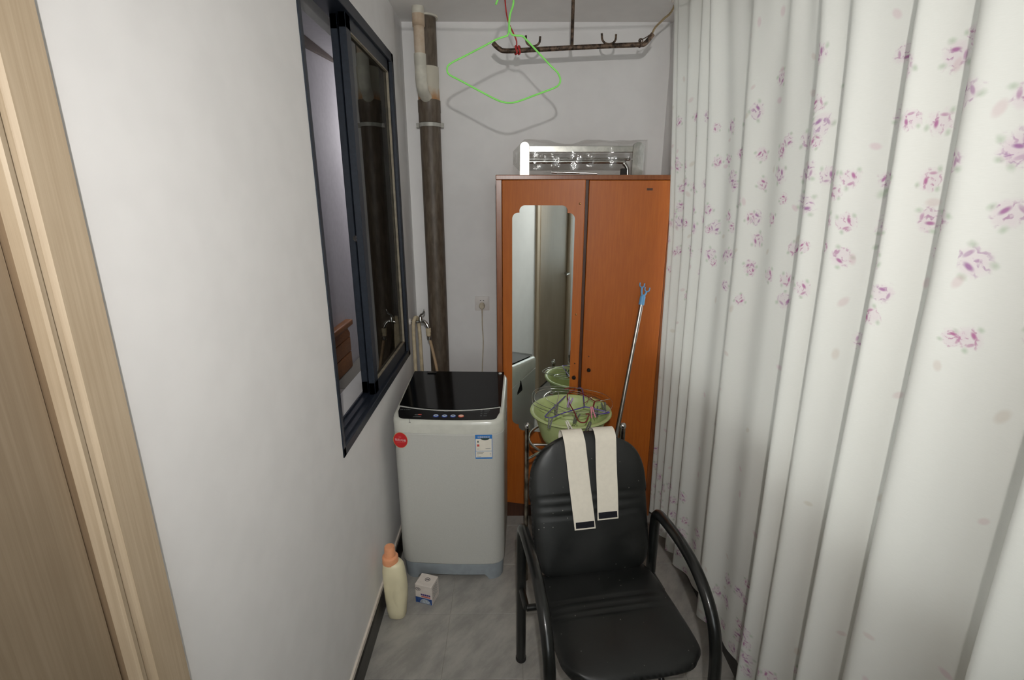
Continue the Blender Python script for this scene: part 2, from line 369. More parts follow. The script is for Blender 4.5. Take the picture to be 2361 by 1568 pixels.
# ------------------------------------------------------------------ the setting
XL, XR, YB, YF, ZC = -0.565, 0.87, 2.97, -1.30, 2.65
WT = 0.20
WY0, WY1, WZ0, WZ1 = 1.515, 2.69, 0.90, 2.425       # window opening in the left wall
DY0, DY1, DZ = -0.27, 0.60, 2.10                     # door opening
m = MB()
m.box(XL-WT, XL, YF-.1, DY0, 0, ZC); m.box(XL-WT, XL, DY0, DY1, DZ, ZC); m.box(XL-WT, XL, DY1, WY0, 0, ZC)
m.box(XL-WT, XL, WY0, WY1, 0, WZ0); m.box(XL-WT, XL, WY0, WY1, WZ1, ZC); m.box(XL-WT, XL, WY1, YB, 0, ZC)
struct('wall_left', m, 'wall_paint', 'white painted wall with window and door openings', smooth=0)
struct('wall_back', MB().box(XL-WT, XR+.2, YB, YB+.1, 0, ZC), 'wall_paint', 'white painted end wall behind the wardrobe', smooth=0)
RZ0, RZ1, RY0, RY1 = 0.95, 2.45, -1.1, 2.55
m = MB(); m.box(XR, XR+.15, YF, YB, 0, RZ0); m.box(XR, XR+.15, YF, YB, RZ1, ZC); m.box(XR, XR+.15, YF, RY0, RZ0, RZ1); m.box(XR, XR+.15, RY1, YB, RZ0, RZ1)
struct('wall_right', m, 'wall_paint', 'white wall with the long window behind the curtain', smooth=0)
BX0, BX1 = XL+.12, XR-.12  # rear opening added out of view to let frontal daylight in
m = MB(); m.box(XL, XR+.2, YF-.1, YF, 0, .9); m.box(XL, XR+.2, YF-.1, YF, 2.45, ZC); m.box(XL, BX0, YF-.1, YF, .9, 2.45); m.box(BX1, XR+.2, YF-.1, YF, .9, 2.45)
struct('wall_rear', m, 'wall_paint', 'white wall closing the balcony, with an opening added for daylight', smooth=0)
struct('ceiling', MB().box(XL-WT, XR+.2, YF-.1, YB+.1, ZC, ZC+.08), 'ceiling_paint', 'grey white painted ceiling', smooth=0)
fl = struct('floor', MB().box(XL, XR, YF, YB, -0.05, -0.0025), 'grout', 'grey stone tiled floor', smooth=0)
# tiles: joints at y = 1.452, 1.758 ; x = -0.259, 0.052
tile_me = None
T = 0.306
def tile(x0, x1, y0, y1):
    m = MB(); g = 0.0009
    m.box(x0+g, x1-g, y0+g, y1-g, -0.0065, 0.0, 0.0008, 1)
    return m.build('tile', 'tile_stone', fl, smooth=0, kind='structure')
ys = [1.758+T*k for k in range(-10, 5)]; xs = [-0.259+0.311*k for k in range(-1, 5)]
for y0 in ys:
    a, b = max(y0, YF), min(y0+T, YB)
    if b-a < 0.01: continue
    for x0 in xs:
        c, d = max(x0, XL), min(x0+0.311, XR)
        if d-c > 0.01: tile(c, d, a, b)
# skirtings
struct('baseboard_left', MB().box(XL, XL+.015, DY1+.06, YB, 0, .098, 0.002, 1), 'skirting_black', 'black tile skirting along white wall', smooth=0)
struct('trim_caulk', MB().box(XL, XL+.008, DY1+.06, YB, .098, .118), 'cream_caulk', 'cream plaster strip above the black skirting', smooth=0)
struct('baseboard_right', MB().box(XR-.015, XR, YF, YB, 0, .098, 0.002, 1), 'skirting_black', 'black tile skirting below the curtain hem', smooth=0)
struct('baseboard_back', MB().box(XL+.015, XR-.015, YB-.013, YB, 0, .098, 0.002, 1), 'skirting_black', 'black tile skirting along the end wall', smooth=0)

# door casing, jamb, leaf
def casing(name, ya, yb, sgn):
    # profile across y (from wall side to opening side): thickness above wall face
    prof = [(0.0, 0.0), (0.0, 0.016), (0.003, 0.019), (0.062, 0.019), (0.066, 0.013), (0.072, 0.011), (0.078, 0.013), (0.080, 0.018), (0.087, 0.019), (0.090, 0.016), (0.090, 0.0)]
    y = (lambda w: ya - w) if sgn < 0 else (lambda w: ya + w)
    m = MB(); m.prism([(XL+h, y(w)) for w, h in prof], lambda x, yy: (x, yy, 0), lambda x, yy: (x, yy, DZ+0.07))
    return struct(name, m, 'door_wood', 'light wood door casing beside the white wall', smooth=30)
casing('trim_1', 0.661, 0.571, -1); casing('trim_2', DY0-0.06, DY0+.03, 1)
struct('trim_3', MB().box(XL, XL+.019, DY0-.06, 0.661, DZ-.02, DZ+.07, .003, 1), 'door_wood', 'light wood head casing above the door', smooth=0)
m = MB(); m.box(XL-WT, XL, 0.571, DY1, 0, DZ); m.box(XL-WT, XL, DY0, DY0+.03, 0, DZ); m.box(XL-WT, XL, DY0, DY1, DZ-.02, DZ)
struct('floor_threshold', MB().box(XL-WT, XL, DY0+.03, 0.571, -.05, 0.004), 'skirting_black', 'black stone door threshold', smooth=0)
struct('trim_4', m, 'door_leaf_wood', 'brown wood door jamb lining', smooth=0)
dr = struct('door_1', MB().box(XL-.048, XL-.006, DY0+.032, 0.569, 0.008, DZ-.022, .002, 1), 'door_panel_wood', 'brown wooden door leaf', smooth=0)
m = MB(); m.tube([(XL-.006, -.19, 1.02), (XL+.04, -.19, 1.02), (XL+.045, -.18, 1.02), (XL+.045, -.08, 1.02)], .009, 10)
m.build('door_handle', 'brushed_steel', dr)

# window in the left wall: dark aluminium frame and two sliding sashes pushed to one side
win = tag(bpy.data.objects.new('window_1', None), 'dark blue grey aluminium sliding window, one half open', None, None, 'structure'); COL.objects.link(win); WM[win] = Matrix.Identity(4)
fx0, fx1 = XL-.085, XL+.004; fw = 0.042
m = MB()
m.box(fx0, fx1, WY0, WY0+fw*.55, WZ0, WZ1, .002, 1); m.box(fx0, fx1, WY1-fw, WY1, WZ0, WZ1, .002, 1)
m.box(fx0, fx1, WY0, WY1, WZ1-fw, WZ1, .002, 1); m.box(fx0, fx1, WY0, WY1, WZ0, WZ0+fw*.8, .002, 1)
m.build('frame', 'frame_metal', win, smooth=0)
m = MB()
for x in (XL-.012, XL-.042, XL-.072): m.box(x-.0025, x+.0025, WY0+.02, WY1-.03, WZ0+fw*.8, WZ0+fw*.8+.010)
m.build('sill_track', 'frame_metal', win, smooth=0)
def sash(x, y0, y1, zz=0.0):
    sw = .055; z0, z1 = WZ0+.040, WZ1-.036; m = MB(); h = .013
    m.box(x-h, x+h, y0, y0+sw, z0, z1, .002, 1); m.box(x-h, x+h, y1-sw*.6, y1, z0, z1, .002, 1)
    m.box(x-h, x+h, y0, y1, z0, z0+sw, .002, 1); m.box(x-h, x+h, y0, y1, z1-sw, z1, .002, 1)
    s = m.build('sash', 'frame_metal', win, smooth=0)
    MB().box(x-.003, x+.003, y0+sw-.005, y1-sw*.6+.005, z0+sw-.005, z1-sw+.005).build('pane', 'window_glass', s, smooth=0)
    m = MB(); a, b, c, d = y0+sw, y1-sw*.6, z0+sw, z1-sw; g = .005
    m.box(x+.004, x+h+.0015, a, b, c, c+g); m.box(x+.004, x+h+.0015, a, b, d-g, d); m.box(x+.004, x+h+.0015, b-g, b, c, d)
    m.build('gasket', 'gasket', s, smooth=0); return s
sA = sash(XL-.022, 1.985, WY1-.045); sB = sash(XL-.058, 2.005, WY1-.045)
m = MB(); m.lathe([(0.0, 0), (.012, 0), (.013, .004), (.009, .007), (0.0, .008)], (XL-.04, 2.003, 1.60), 'Y', 16)
for v in m.bm.verts: v.co.y = 2*2.003 - v.co.y
m.build('lock', 'chrome', sB)

# balcony window behind the curtain
w2 = tag(bpy.data.objects.new('window_2', None), 'white framed balcony window behind the curtain', None, None, 'structure'); COL.objects.link(w2); WM[w2] = Matrix.Identity(4)
m = MB(); yy = [RY0+(RY1-RY0)*k/4 for k in range(5)]
for y in yy: m.box(XR+.05, XR+.10, y-.025, y+.025, RZ0, RZ1)
m.box(XR+.05, XR+.10, RY0, RY1, RZ0, RZ0+.05); m.box(XR+.05, XR+.10, RY0, RY1, RZ1-.05, RZ1)
m.build('frame', 'white_plastic', w2, smooth=0)
for a, b in zip(yy, yy[1:]): MB().box(XR+.072, XR+.078, a+.02, b-.02, RZ0+.04, RZ1-.04).build('pane', 'clear_glass', w2, smooth=0)

w3 = tag(bpy.data.objects.new('window_fill', None), 'white framed unseen window added in the rear wall for fill daylight', None, None, 'structure'); COL.objects.link(w3); WM[w3] = Matrix.Identity(4)  # invented window behind the camera, there to even out the light
m = MB(); bmid = (BX0+BX1)/2
for x in (BX0+.025, bmid, BX1-.025): m.box(x-.025, x+.025, YF-.07, YF-.03, .9, 2.45)
m.box(BX0, BX1, YF-.07, YF-.03, .9, .95); m.box(BX0, BX1, YF-.07, YF-.03, 2.40, 2.45); m.build('frame', 'white_plastic', w3, smooth=0)
for a, b in ((BX0+.045, bmid-.02), (bmid+.02, BX1-.045)): MB().box(a, b, YF-.053, YF-.047, .94, 2.41).build('pane', 'clear_glass', w3, smooth=0)

# bedroom seen through the open window
bx = -1.19
struct('wall_bedroom', MB().box(bx-.08, bx, 0.9, 5.2, 0, ZC), 'bedroom_paint', 'lilac grey bedroom wall beyond the open window', smooth=0)
struct('wall_bedroom_far', MB().box(bx, XL-WT, 5.1, 5.2, 0, ZC), 'bedroom_paint', 'lilac grey far bedroom wall', smooth=0)
struct('wall_bedroom_near', MB().box(bx, XL-WT, .9, 1.0, 0, ZC), 'bedroom_paint', 'lilac grey near bedroom wall', smooth=0)
struct('wall_bedroom_side', MB().box(XL-WT, XL-WT+.08, YB+.1, 5.1, 0, ZC), 'bedroom_paint', 'lilac grey bedroom side wall', smooth=0)
struct('ceiling_bedroom', MB().box(bx-.08, XL-WT, .9, 5.2, ZC, ZC+.08), 'bedroom_paint', 'grey bedroom ceiling', smooth=0)
struct('floor_bedroom', MB().box(bx-.08, XL-WT, .9, 5.2, -.05, 0), 'grout', 'grey bedroom floor', smooth=0)
q = [onx(u, v, bx+.012) for u, v in ((664, 45), (690, 68), (770, 141), (771, 144), (695, 104), (668, 88))]
q = [Vector((p.x, p.y, min(p.z, ZC-.001))) for p in q]
m = MB(); m.prism([(p.y, p.z) for p in q], lambda y, z: (bx, y, z), lambda y, z: (bx+.03, y, z))
m.build('pelmet_board', 'pelmet_wood', None, 0, 'dark brown slanting wooden board under the bedroom ceiling', 'board')
bed = empty('bed', 'bed with grey cover beneath the carved wooden headboard', 'bed', ((bx+XL-WT)/2, 3.1, 0))
MB().box(bx+.004, XL-WT-.02, 1.6, 4.6, 0.0, .30, .01, 1).build('bed_base', 'bed_wood', bed, 0)
MB().box(bx+.004, XL-WT-.02, 3.02, 4.6, .30, .56, .02, 3).build('mattress', 'bed_sheet', bed)
MB().box(bx+.004, XL-WT-.02, 1.6, 3.02, .30, .565, .02, 3).build('folded_blanket', 'bed_sheet_light', bed)
hb = empty('headboard', 'carved brown wooden headboard with stacked mouldings on bedroom wall', 'headboard', (bx, 3.2, .57))
MB().box(bx, bx+.035, 2.7, 3.475, .565, .68, .004, 2).build('panel', 'bed_wood', hb)
MB().box(bx, bx+.035, 2.7, 3.475, .686, .79, .004, 2).build('panel', 'bed_wood', hb)
m = MB(); pr = [(0, .796), (.034, .796), (.034, .82), (.022, .845), (.026, .86), (.036, .868), (0, .868)]
m.prism(pr, lambda h, z: (bx+h, 2.7, z), lambda h, z: (bx+h, 3.475, z)); m.build('moulding', 'bed_wood', hb)
MB().box(bx, bx+.055, 2.7, 3.505, .872, .915, .012, 3).build('cap_rail', 'bed_wood', hb)

# ------------------------------------------------------------------ wardrobe
WX0, WX1, WYF, WYB, WZT = -0.061, 0.80, 2.45, 2.955, 1.86
wr = empty('wardrobe', 'orange brown varnished two door wardrobe with mirror in the ajar door', 'wardrobe', ((WX0+WX1)/2, (WYF+WYB)/2, 0))
MB().box(WX0, WX0+.028, WYF, WYB, .0, WZT-.022, .002, 1).build('side_panel', 'wardrobe_frame', wr, 0)
MB().box(WX1-.028, WX1, WYF, WYB, .0, WZT-.022, .002, 1).build('side_panel', 'wardrobe_frame', wr, 0)
MB().box(WX0-.001, WX1+.001, WYF-.004, WYB, WZT-.022, WZT, .003, 2).build('top_board', 'wardrobe_frame', wr, 0)
MB().box(WX0+.028, WX1-.028, WYB-.012, WYB, .09, WZT-.022).build('back_panel', 'wardrobe_dark', wr, 0)
MB().box(WX0+.028, WX1-.028, WYF+.03, WYB-.012, .072, .095).build('bottom_board', 'wardrobe_dark', wr, 0)
MB().box(WX0+.028, WX1-.028, WYF+.006, WYF+.026, 0, .093).build('plinth', 'wardrobe_dark', wr, 0)
MB().box(.360, .381, WYF+.004, WYF+.03, .095, WZT-.022, .002, 1).build('centre_stile', 'wardrobe_dark', wr, 0)
# right door, closed
d2 = MB().box(.381, WX1-.029, WYF-.002, WYF+.018, .098, WZT-.024, .0025, 1).build('door', 'wardrobe_varnish', wr, 0)
kz = 0.893
def knob(mb): mb.lathe([(0, 0), (.006, 0), (.005, .008), (.009, .012), (.0105, .018), (.008, .023), (0, .024)], (0, 0, 0), 'Y', 14)
m = MB(Matrix.Translation((.415, WYF-.002, kz)) @ Matrix.Rotation(PI, 4, 'Z')); knob(m); m.build('knob', 'knob_black', d2)
m = MB(Matrix.Translation((.415, WYF-.002, kz+.070)) @ Matrix.Rotation(PI, 4, 'Z')); m.lathe([(0, 0), (.0035, 0), (.003, .0012), (0, .0015)], (0, 0, 0), 'Y', 10); m.build('keyhole', 'wardrobe_dark', d2)
m = MB(); m.box(.655, .683, WYF-.0028, WYF-.002, 1.79, 1.80); m.build('scuff_plate', 'wardrobe_dark', d2, 0)
# left door, ajar: hinge at the left stile
AJ = math.radians(12.3)
DM = Matrix.Translation((WX0+.029, WYF-.002, 0)) @ Matrix.Rotation(-AJ, 4, 'Z')
d1 = MB(DM).box(0, .392, 0, .02, .098, WZT-.024, .0025, 1).build('door', 'wardrobe_varnish', wr, 0)
ms0, ms1, mz0, mz1 = .050, .349, .555, 1.722
def lobed():
    pts = []
    def arc(cx, cz, r, a0, a1, n=7):
        for k in range(n+1):
            a = math.radians(a0+(a1-a0)*k/n); pts.append((cx+r*math.cos(a), cz+r*math.sin(a)))
    r1, r2, st = .026, .028, .007
    # top left going clockwise seen from the front
    arc(ms0+r2, mz1-r1-.008-r2, r2, 180, 90); pts.append((ms0+r2+st, mz1-r1-.008)); arc(ms0+r2+st+r1, mz1-r1, r1, 190, 90)
    arc(ms1-r2-st-r1, mz1-r1, r1, 90, -10); pts.append((ms1-r2-st, mz1-r1-.008)); arc(ms1-r2, mz1-r1-.008-r2, r2, 90, 0)
    arc(ms1-r2, mz0+r1+.008+r2, r2, 0, -90); pts.append((ms1-r2-st, mz0+r1+.008)); arc(ms1-r2-st-r1, mz0+r1, r1, 10, -90)
    arc(ms0+r2+st+r1, mz0+r1, r1, 270, 170); pts.append((ms0+r2+st, mz0+r1+.008)); arc(ms0+r2, mz0+r1+.008+r2, r2, 270, 180)
    return pts
MB(DM).prism(lobed(), lambda s, z: (s, -.0005, z), lambda s, z: (s, -.0025, z)).build('mirror', 'mirror_silver', d1, 20)
m = MB(DM @ Matrix.Translation((.372, 0, kz-.012)) @ Matrix.Rotation(PI, 4, 'Z')); knob(m); m.build('knob', 'knob_black', d1)
m = MB(DM @ Matrix.Translation((.372, 0, kz+.058)) @ Matrix.Rotation(PI, 4, 'Z')); m.lathe([(0, 0), (.0035, 0), (.003, .0012), (0, .0015)], (0, 0, 0), 'Y', 10); m.build('keyhole', 'wardrobe_dark', d1)
for z in (1.73, 1.205):
    m = MB(DM @ Matrix.Translation((.370, 0, z)) @ Matrix.Rotation(PI, 4, 'Z')); m.lathe([(0, 0), (.005, 0), (.004, .002), (0, .003)], (0, 0, 0), 'Y', 12); m.build('screw', 'brass_screw', d1)

# ------------------------------------------------------------------ wrapped towel rack on the wardrobe
ry = 2.60
rk = empty('towel_rack', 'polished steel folding towel rack in clear plastic wrap on the wardrobe', 'towel rack', (.36, ry, WZT))
def rackend(x0, x1):
    z0, z1 = WZT+.001, 2.020; r = (x1-x0)/2; cx = (x0+x1)/2; o = [(x0, z0), (x1, z0)]
    for k in range(11): a = PI*k/10; o.append((cx+r*math.cos(a), z1-r+r*math.sin(a)))
    m = MB(); m.prism(o, lambda x, z: (x, ry-.012, z), lambda x, z: (x, ry+.012, z)); return m
ea = rackend(.056, .101).build('end_bracket', 'brushed_steel', rk); rackend(.612, .664).build('end_bracket', 'brushed_steel', rk)
MB().box(.064, .093, ry-.0145, ry-.012, 1.955, 1.995, .0008, 1).build('bracket_plate', 'chrome', ea, 0)
MB().box(.101, .612, ry-.008, ry+.012, 1.972, 2.002, .002, 1).build('cross_bar', 'brushed_steel', rk, 0)
m = MB(); m.tube(curve([(.10, ry+.02, 1.930), (.54, ry+.02, 1.930), (.575, ry+.02, 1.922), (.594, ry+.02, 1.900), (.598, ry+.02, 1.868)], 6), .010, 12); m.build('towel_bar', 'chrome', rk)
m = MB(); m.tube([(.10, ry+.05, 1.945), (.612, ry+.05, 1.945)], .008, 12); m.build('towel_bar', 'chrome', rk)
MB().box(.560, .592, ry-.005, ry+.022, WZT+.001, WZT+.038, .006, 2).build('foot_cap', 'rubber_dark', rk)
def wrapf(a, b):
    th = 2*PI*b; x = .022+(.685-.022)*a; wob = .0035*math.sin(23*a+2*math.sin(9*b*PI))+.002*math.sin(47*a+7*b)
    end = max(0, 1-abs(2*a-1)**14); top = 2.030 - .016*math.exp(-((a-.42)/.12)**2)+.004*math.sin(14*a); cz = (WZT+.004+top)/2; hz = (top-WZT-.004)/2
    if a < .08: hz *= .35+.65*(a/.08); cz = WZT+.085+(cz-WZT-.085)*(a/.08)
    c, s_ = math.cos(th), math.sin(th)
    return (x, ry+.012+(.048+wob)*math.copysign(abs(c)**.6, c)*(.3+.7*end), cz+(hz+wob*.6*(s_ > -.5))*math.copysign(abs(s_)**.5, s_))
MB().grid(wrapf, 60, 28).build('plastic_wrap', 'plastic_wrap', rk, 60)
m = MB(); a, b = Vector((.205, 2.50, WZT+.015)), Vector((.42, 2.475, WZT+.0075)); m.tube([a, a+(b-a)*.12, a+(b-a)*.125, b], [.0065, .0065, .005, .005], 10)
m.build('chrome_rod', 'chrome', None, label='short chrome rod lying on the wardrobe in front of wrapped rack', cat='rod', origin=(.3, 2.49, WZT))

# ------------------------------------------------------------------ washing machine
MW, MD = .492, .455
wm = empty('washing_machine', 'grey top loading washing machine with black glass lid', 'washing machine', (-.262, 2.195, 0), math.radians(-2.0))
MM = WM[wm]
body = rrect(MW, MD, .055, 6, .012)
def sc(o, d): # inset outline
    return [(x*(1-2*d/MW), y*(1-2*d/MD)) for x, y in o]
def ring(o, z): return [(x, y, z) for x, y in o]
YFm = -MD/2
def topz(y, z0=.832, s=.140): return z0 + s*(y-YFm)
m = MB(MM); m.loft([ring(sc(body, .004), .090), ring(body, .096), ring(body, .762), ring(sc(body, .003), .766)]); m.build('cabinet', 'machine_grey', wm, 35)
m = MB(MM); top = lambda o, dz: [(x, y, topz(y)+dz) for x, y in o]
m.loft([ring(sc(body, .003), .766), ring(sc(body, -.001), .769), top(sc(body, -.001), -.022), top(sc(body, .002), -.010), top(sc(body, .008), -.003), top(sc(body, .016), 0)]); m.build('top_housing', 'machine_top', wm, 35)
# base skirt with a raised arch between the feet
m = MB(MM); o = sc(body, .006); rings = []
def footz(x, y):
    if y < -.15: return 0.0 if abs(x) > .175 else .026 if abs(x) < .160 else .026*(.175-abs(x))/.015
    return 0.0 if abs(y) > .15 or abs(x) < .1 else .026
o2 = []
for i, p in enumerate(o):
    q = o[(i+1) % len(o)]; L = math.hypot(q[0]-p[0], q[1]-p[1]); k = max(1, int(L/.008))
    o2 += [(p[0]+(q[0]-p[0])*j/k, p[1]+(q[1]-p[1])*j/k) for j in range(k)]
m.loft([[(x*.94, y*.94, footz(x, y)) for x, y in o2], [(x*.985, y*.985, footz(x, y)) for x, y in o2], ring(o2, .082), ring(sc(o2, .002), .090)], False, True)
m.build('base_skirt', 'machine_base', wm, 35)
def ysplit(x): return YFm + .098 - .030*(1-(x/(MW/2-.03))**2)
def plate(inset, y_lo, y_hi, n=16):
    hw = MW/2-inset; out = []
    for k in range(n+1): x = -hw+2*hw*k/n; out.append((x, y_lo(x)))
    for k in range(n+1): x = hw-2*hw*k/n; out.append((x, y_hi(x)))
    return out
def panel_lo(x):
    hw = MW/2-.020; e = abs(x)/hw; base = YFm+.010-.012*(1-(2*x/MW)**2)
    return base + (.050*(1-math.sqrt(max(0, 1-((e-.86)/.14)**2))) if e > .86 else 0)
def lid_hi(x): return MD/2-.026
m = MB(MM); m.prism(plate(.020, panel_lo, lambda x: ysplit(x)-.004, 40), lambda x, y: (x, y, topz(y)-.002), lambda x, y: (x, y, topz(y)+.002)); pnl = m.build('control_panel', 'panel_black', wm, 30)
m = MB(MM); m.prism(plate(.018, lambda x: ysplit(x)-.004, lambda x: ysplit(x), 24), lambda x, y: (x, y, topz(y)-.002), lambda x, y: (x, y, topz(y)+.0045)); m.build('silver_trim', 'silver_trim', wm, 30)
def lid_out():
    o = plate(.016, lambda x: ysplit(x)+.0005, lid_hi, 24); return o
m = MB(MM); m.prism(lid_out(), lambda x, y: (x, y, topz(y)-.001), lambda x, y: (x, y, topz(y)+.008)); lid = m.build('lid', 'lid_glass', wm, 30)
m = MB(MM); m.lathe([(0, 0), (.009, 0), (.008, .004), (0, .005)], (MW/2-.035, MD/2-.045, topz(MD/2-.045)+.008), 'Z', 16); m.build('hinge_cap', 'silver_trim', lid)
m = MB(MM); m.box(-.16, -.115, MD/2-.055, MD/2-.03, topz(MD/2-.04)+.008, topz(MD/2-.04)+.011, .001, 1); m.build('lid_stop', 'panel_black', lid, 0)
def ptop(px, py, h=.0022): return MM @ Vector((px, py, topz(py)+h))
MI = MM.inverted()
def panel_xy(u, v):
    n = Vector((0, -.140, 1)).normalized(); p = onp(u, v, MM @ Vector((0, YFm, .834)), MM.to_3x3() @ n); l = MI @ p; return l.x, l.y
for i, (u, v) in enumerate(((1005, 959), (1025, 959.5), (1044.5, 959.5), (1063, 959.5))):
    x, y = panel_xy(u, v); bt = MB(); 
    o = [(x+.0125*math.cos(2*PI*k/20), y+.0105*math.sin(2*PI*k/20)) for k in range(20)]
    bt.prism(o, lambda a, b: ptop(a, b, .001), lambda a, b: ptop(a, b, .0035)); bo = bt.build('button', 'button_red' if i == 3 else 'button_blue', pnl, 30)
    o = [(x+.0105*math.cos(2*PI*k/20), y+.0075*math.sin(2*PI*k/20)+.001) for k in range(20)]
    MB().prism(o, lambda a, b: ptop(a, b, .0034), lambda a, b: ptop(a, b, .0042)).build('button_face', 'button_peach' if i == 3 else 'button_white', bo, 30)
    if i < 3: MB().prism([(x-.004, y-.0015), (x+.004, y-.0015), (x+.004, y+.0025), (x-.004, y+.0025)], lambda a, b: ptop(a, b, .0041), lambda a, b: ptop(a, b, .0046)).build('icon', 'ink_dark', bo, 0)
def dash(rows, mat, name, par, h=.0022):
    m = MB()
    for u0, u1, v, hh in rows:
        x0, y0 = panel_xy(u0, v); x1, y1 = panel_xy(u1, v)
        m.prism([(x0, y0-hh), (x1, y1-hh), (x1, y1+hh), (x0, y0+hh)], lambda a, b: ptop(a, b, h), lambda a, b: ptop(a, b, h+.0006))
    return m.build(name, mat, par, 0)
dash([(923, 925.5, 945, .0022), (926.5, 929, 945, .0022), (932, 934, 945, .0018), (936, 939, 945, .0018), (940, 943, 945, .002), (944, 946.5, 945, .0018)], 'ink_grey', 'printed_marks', pnl)
dash([(956, 964, 956.6, .0016)], 'ink_grey', 'printed_marks', pnl); dash([(964.5, 972, 956, .0028)], 'ink_red', 'red_mark', pnl); dash([(952, 971, 961, .0008)], 'ink_grey', 'printed_marks', pnl)
rows = []
for v, a, b, c in ((946, 1109, 1117, 1130), (950, 1108, 1117, 1129), (954.5, 1108, 1116, 1125), (959, 1107, 1115, 1125)):
    rows += [(a, a+4, v, .0016)] + [(b+k*2.6, b+k*2.6+1.9, v, .0016) for k in range(int((c-b)/2.6))]
dash(rows, 'ink_grey', 'printed_marks', pnl); dash([(1024, 1033, 948.5, .0030)], 'ink_grey', 'display_mark', pnl)
# front labels
def front(lx, z, h=.0006):
    return MM @ Vector((lx, YFm-.012*(1-(2*lx/MW)**2)-h, z))
def front_xy(u, v):
    p = onp(u, v, MM @ Vector((0, YFm-.010, .7)), MM.to_3x3() @ Vector((0, 1, 0))); l = MI @ p; return l.x, l.z
def fpatch(m, x0, x1, z0, z1, h0, h1, n=4):
    for k in range(n):
        a, b = x0+(x1-x0)*k/n, x0+(x1-x0)*(k+1)/n
        m.face([m.pt(front(a, z0, h1)), m.pt(front(b, z0, h1)), m.pt(front(b, z1, h1)), m.pt(front(a, z1, h1))])
    return m
lx0, lz0 = front_xy(1096.5, 1058.5); lx1, lz1 = front_xy(1134.5, 1003.5)
lab = empty('energy_label', 'blue and white energy label on the washing machine front', 'label', front((lx0+lx1)/2, lz0))
LW, LH = lx1-lx0, lz1-lz0
fpatch(MB(), lx0, lx1, lz0, lz1, 0, .0005).build('label_sheet', 'label_blue', lab, 0)
fpatch(MB(), lx0+.0022, lx1-.0022, lz0+LH*.065, lz0+LH*.318, 0, .0008).build('paper_field', 'label_paper', lab, 0)
fpatch(MB(), lx0+.0022, lx1-.0022, lz0+LH*.335, lz0+LH*.835, 0, .0008).build('paper_field', 'label_paper', lab, 0)
m = MB(); put_text(m, '中国能效标识', LH*.085, lambda x, y: front((lx0+lx1)/2+x*.9, lz0+LH*.90+y, .0009)); m.build('lettering', 'label_paper', lab, 0)
m = MB(); cx = lx0+LW*.58; o = [(cx+LW*.27*math.cos(a), lz0+LH*.87-LH*.095*max(0, -math.sin(a))*1.0+(.012 if False else 0)*1) for a in [PI+PI*k/12 for k in range(13)]]
m.face([m.pt(front(x, z, .0010)) for x, z in o]); m.build('emblem', 'ink_green', lab, 0)
fpatch(MB(), lx0+LW*.13, lx0+LW*.20, lz0+LH*.68, lz0+LH*.76, 0, .0010, 1).build('mark', 'ink_green', lab, 0)
fpatch(MB(), lx0+LW*.10, lx0+LW*.24, lz0+LH*.52, lz0+LH*.61, 0, .0010, 1).build('mark', 'ink_red', lab, 0)
m = MB()
for a, b, z in ((.08, .5, .275), (.08, .44, .22), (.08, .2, .165), (.08, .34, .095), (.86, .92, .22), (.86, .92, .165), (.60, .90, .43), (.10, .22, .42)): fpatch(m, lx0+LW*a, lx0+LW*b, lz0+LH*(z-.008), lz0+LH*(z+.008), 0, .0010, 1)
m.build('printed_lines', 'ink_grey', lab, 0, kind='stuff')
sx, sz = front_xy(922.5, 1016.5); srx = .0325; srz = .0375
st = empty('round_sticker', 'round red sticker on the washing machine front', 'sticker', front(sx, sz-srz))
def disc(r0x, r0z, h):
    m = MB(); o = [(r0x*math.cos(2*PI*k/32), r0z*math.sin(2*PI*k/32)) for k in range(32)]
    c = m.pt(front(sx, sz, h)); vs = [m.pt(front(sx+x, sz+z, h)) for x, z in o]
    for k in range(32): m.face((c, vs[k], vs[(k+1) % 32]))
    return m
disc(srx, srz, .0005).build('rim', 'sticker_edge', st, 0); disc(srx-.0014, srz-.0014, .0008).build('face', 'sticker_red', st, 0)
m = MB(); put_text(m, '钻石内桶', .0125, lambda x, y: front(sx+x, sz+y-.08*x, .0011)); m.build('lettering', 'ink_white', st, 0)
m = MB(); fpatch(m, sx-.018, sx+.02, sz-.0112, sz-.0096, 0, .0011, 2); fpatch(m, sx-.007, sx+.004, sz+.0125, sz+.0175, 0, .0011, 1); m.build('printed_lines', 'ink_red', st, 0, kind='stuff')
# small hanging tag left of the panel and side handle recess
x, z = front_xy(944, 968); m = MB(); fpatch(m, x-.0006, x+.0006, z-.012, z+.008, 0, .001, 1); fpatch(m, x-.004, x+.004, z-.0135, z-.0115, 0, .001, 1); m.build('printed_mark', 'ink_dark', wm, 0)
m = MB(MM); m.prism([(-.02, .70), (.055, .70), (.055, .715), (.02, .74), (.005, .775), (-.02, .715)], lambda y, zz: (MW/2-.002, y+.06, zz), lambda y, zz: (MW/2+.0008, y+.06, zz)); m.build('side_handle', 'panel_black', wm, 0)
# hose and cord leaving it are separate things below

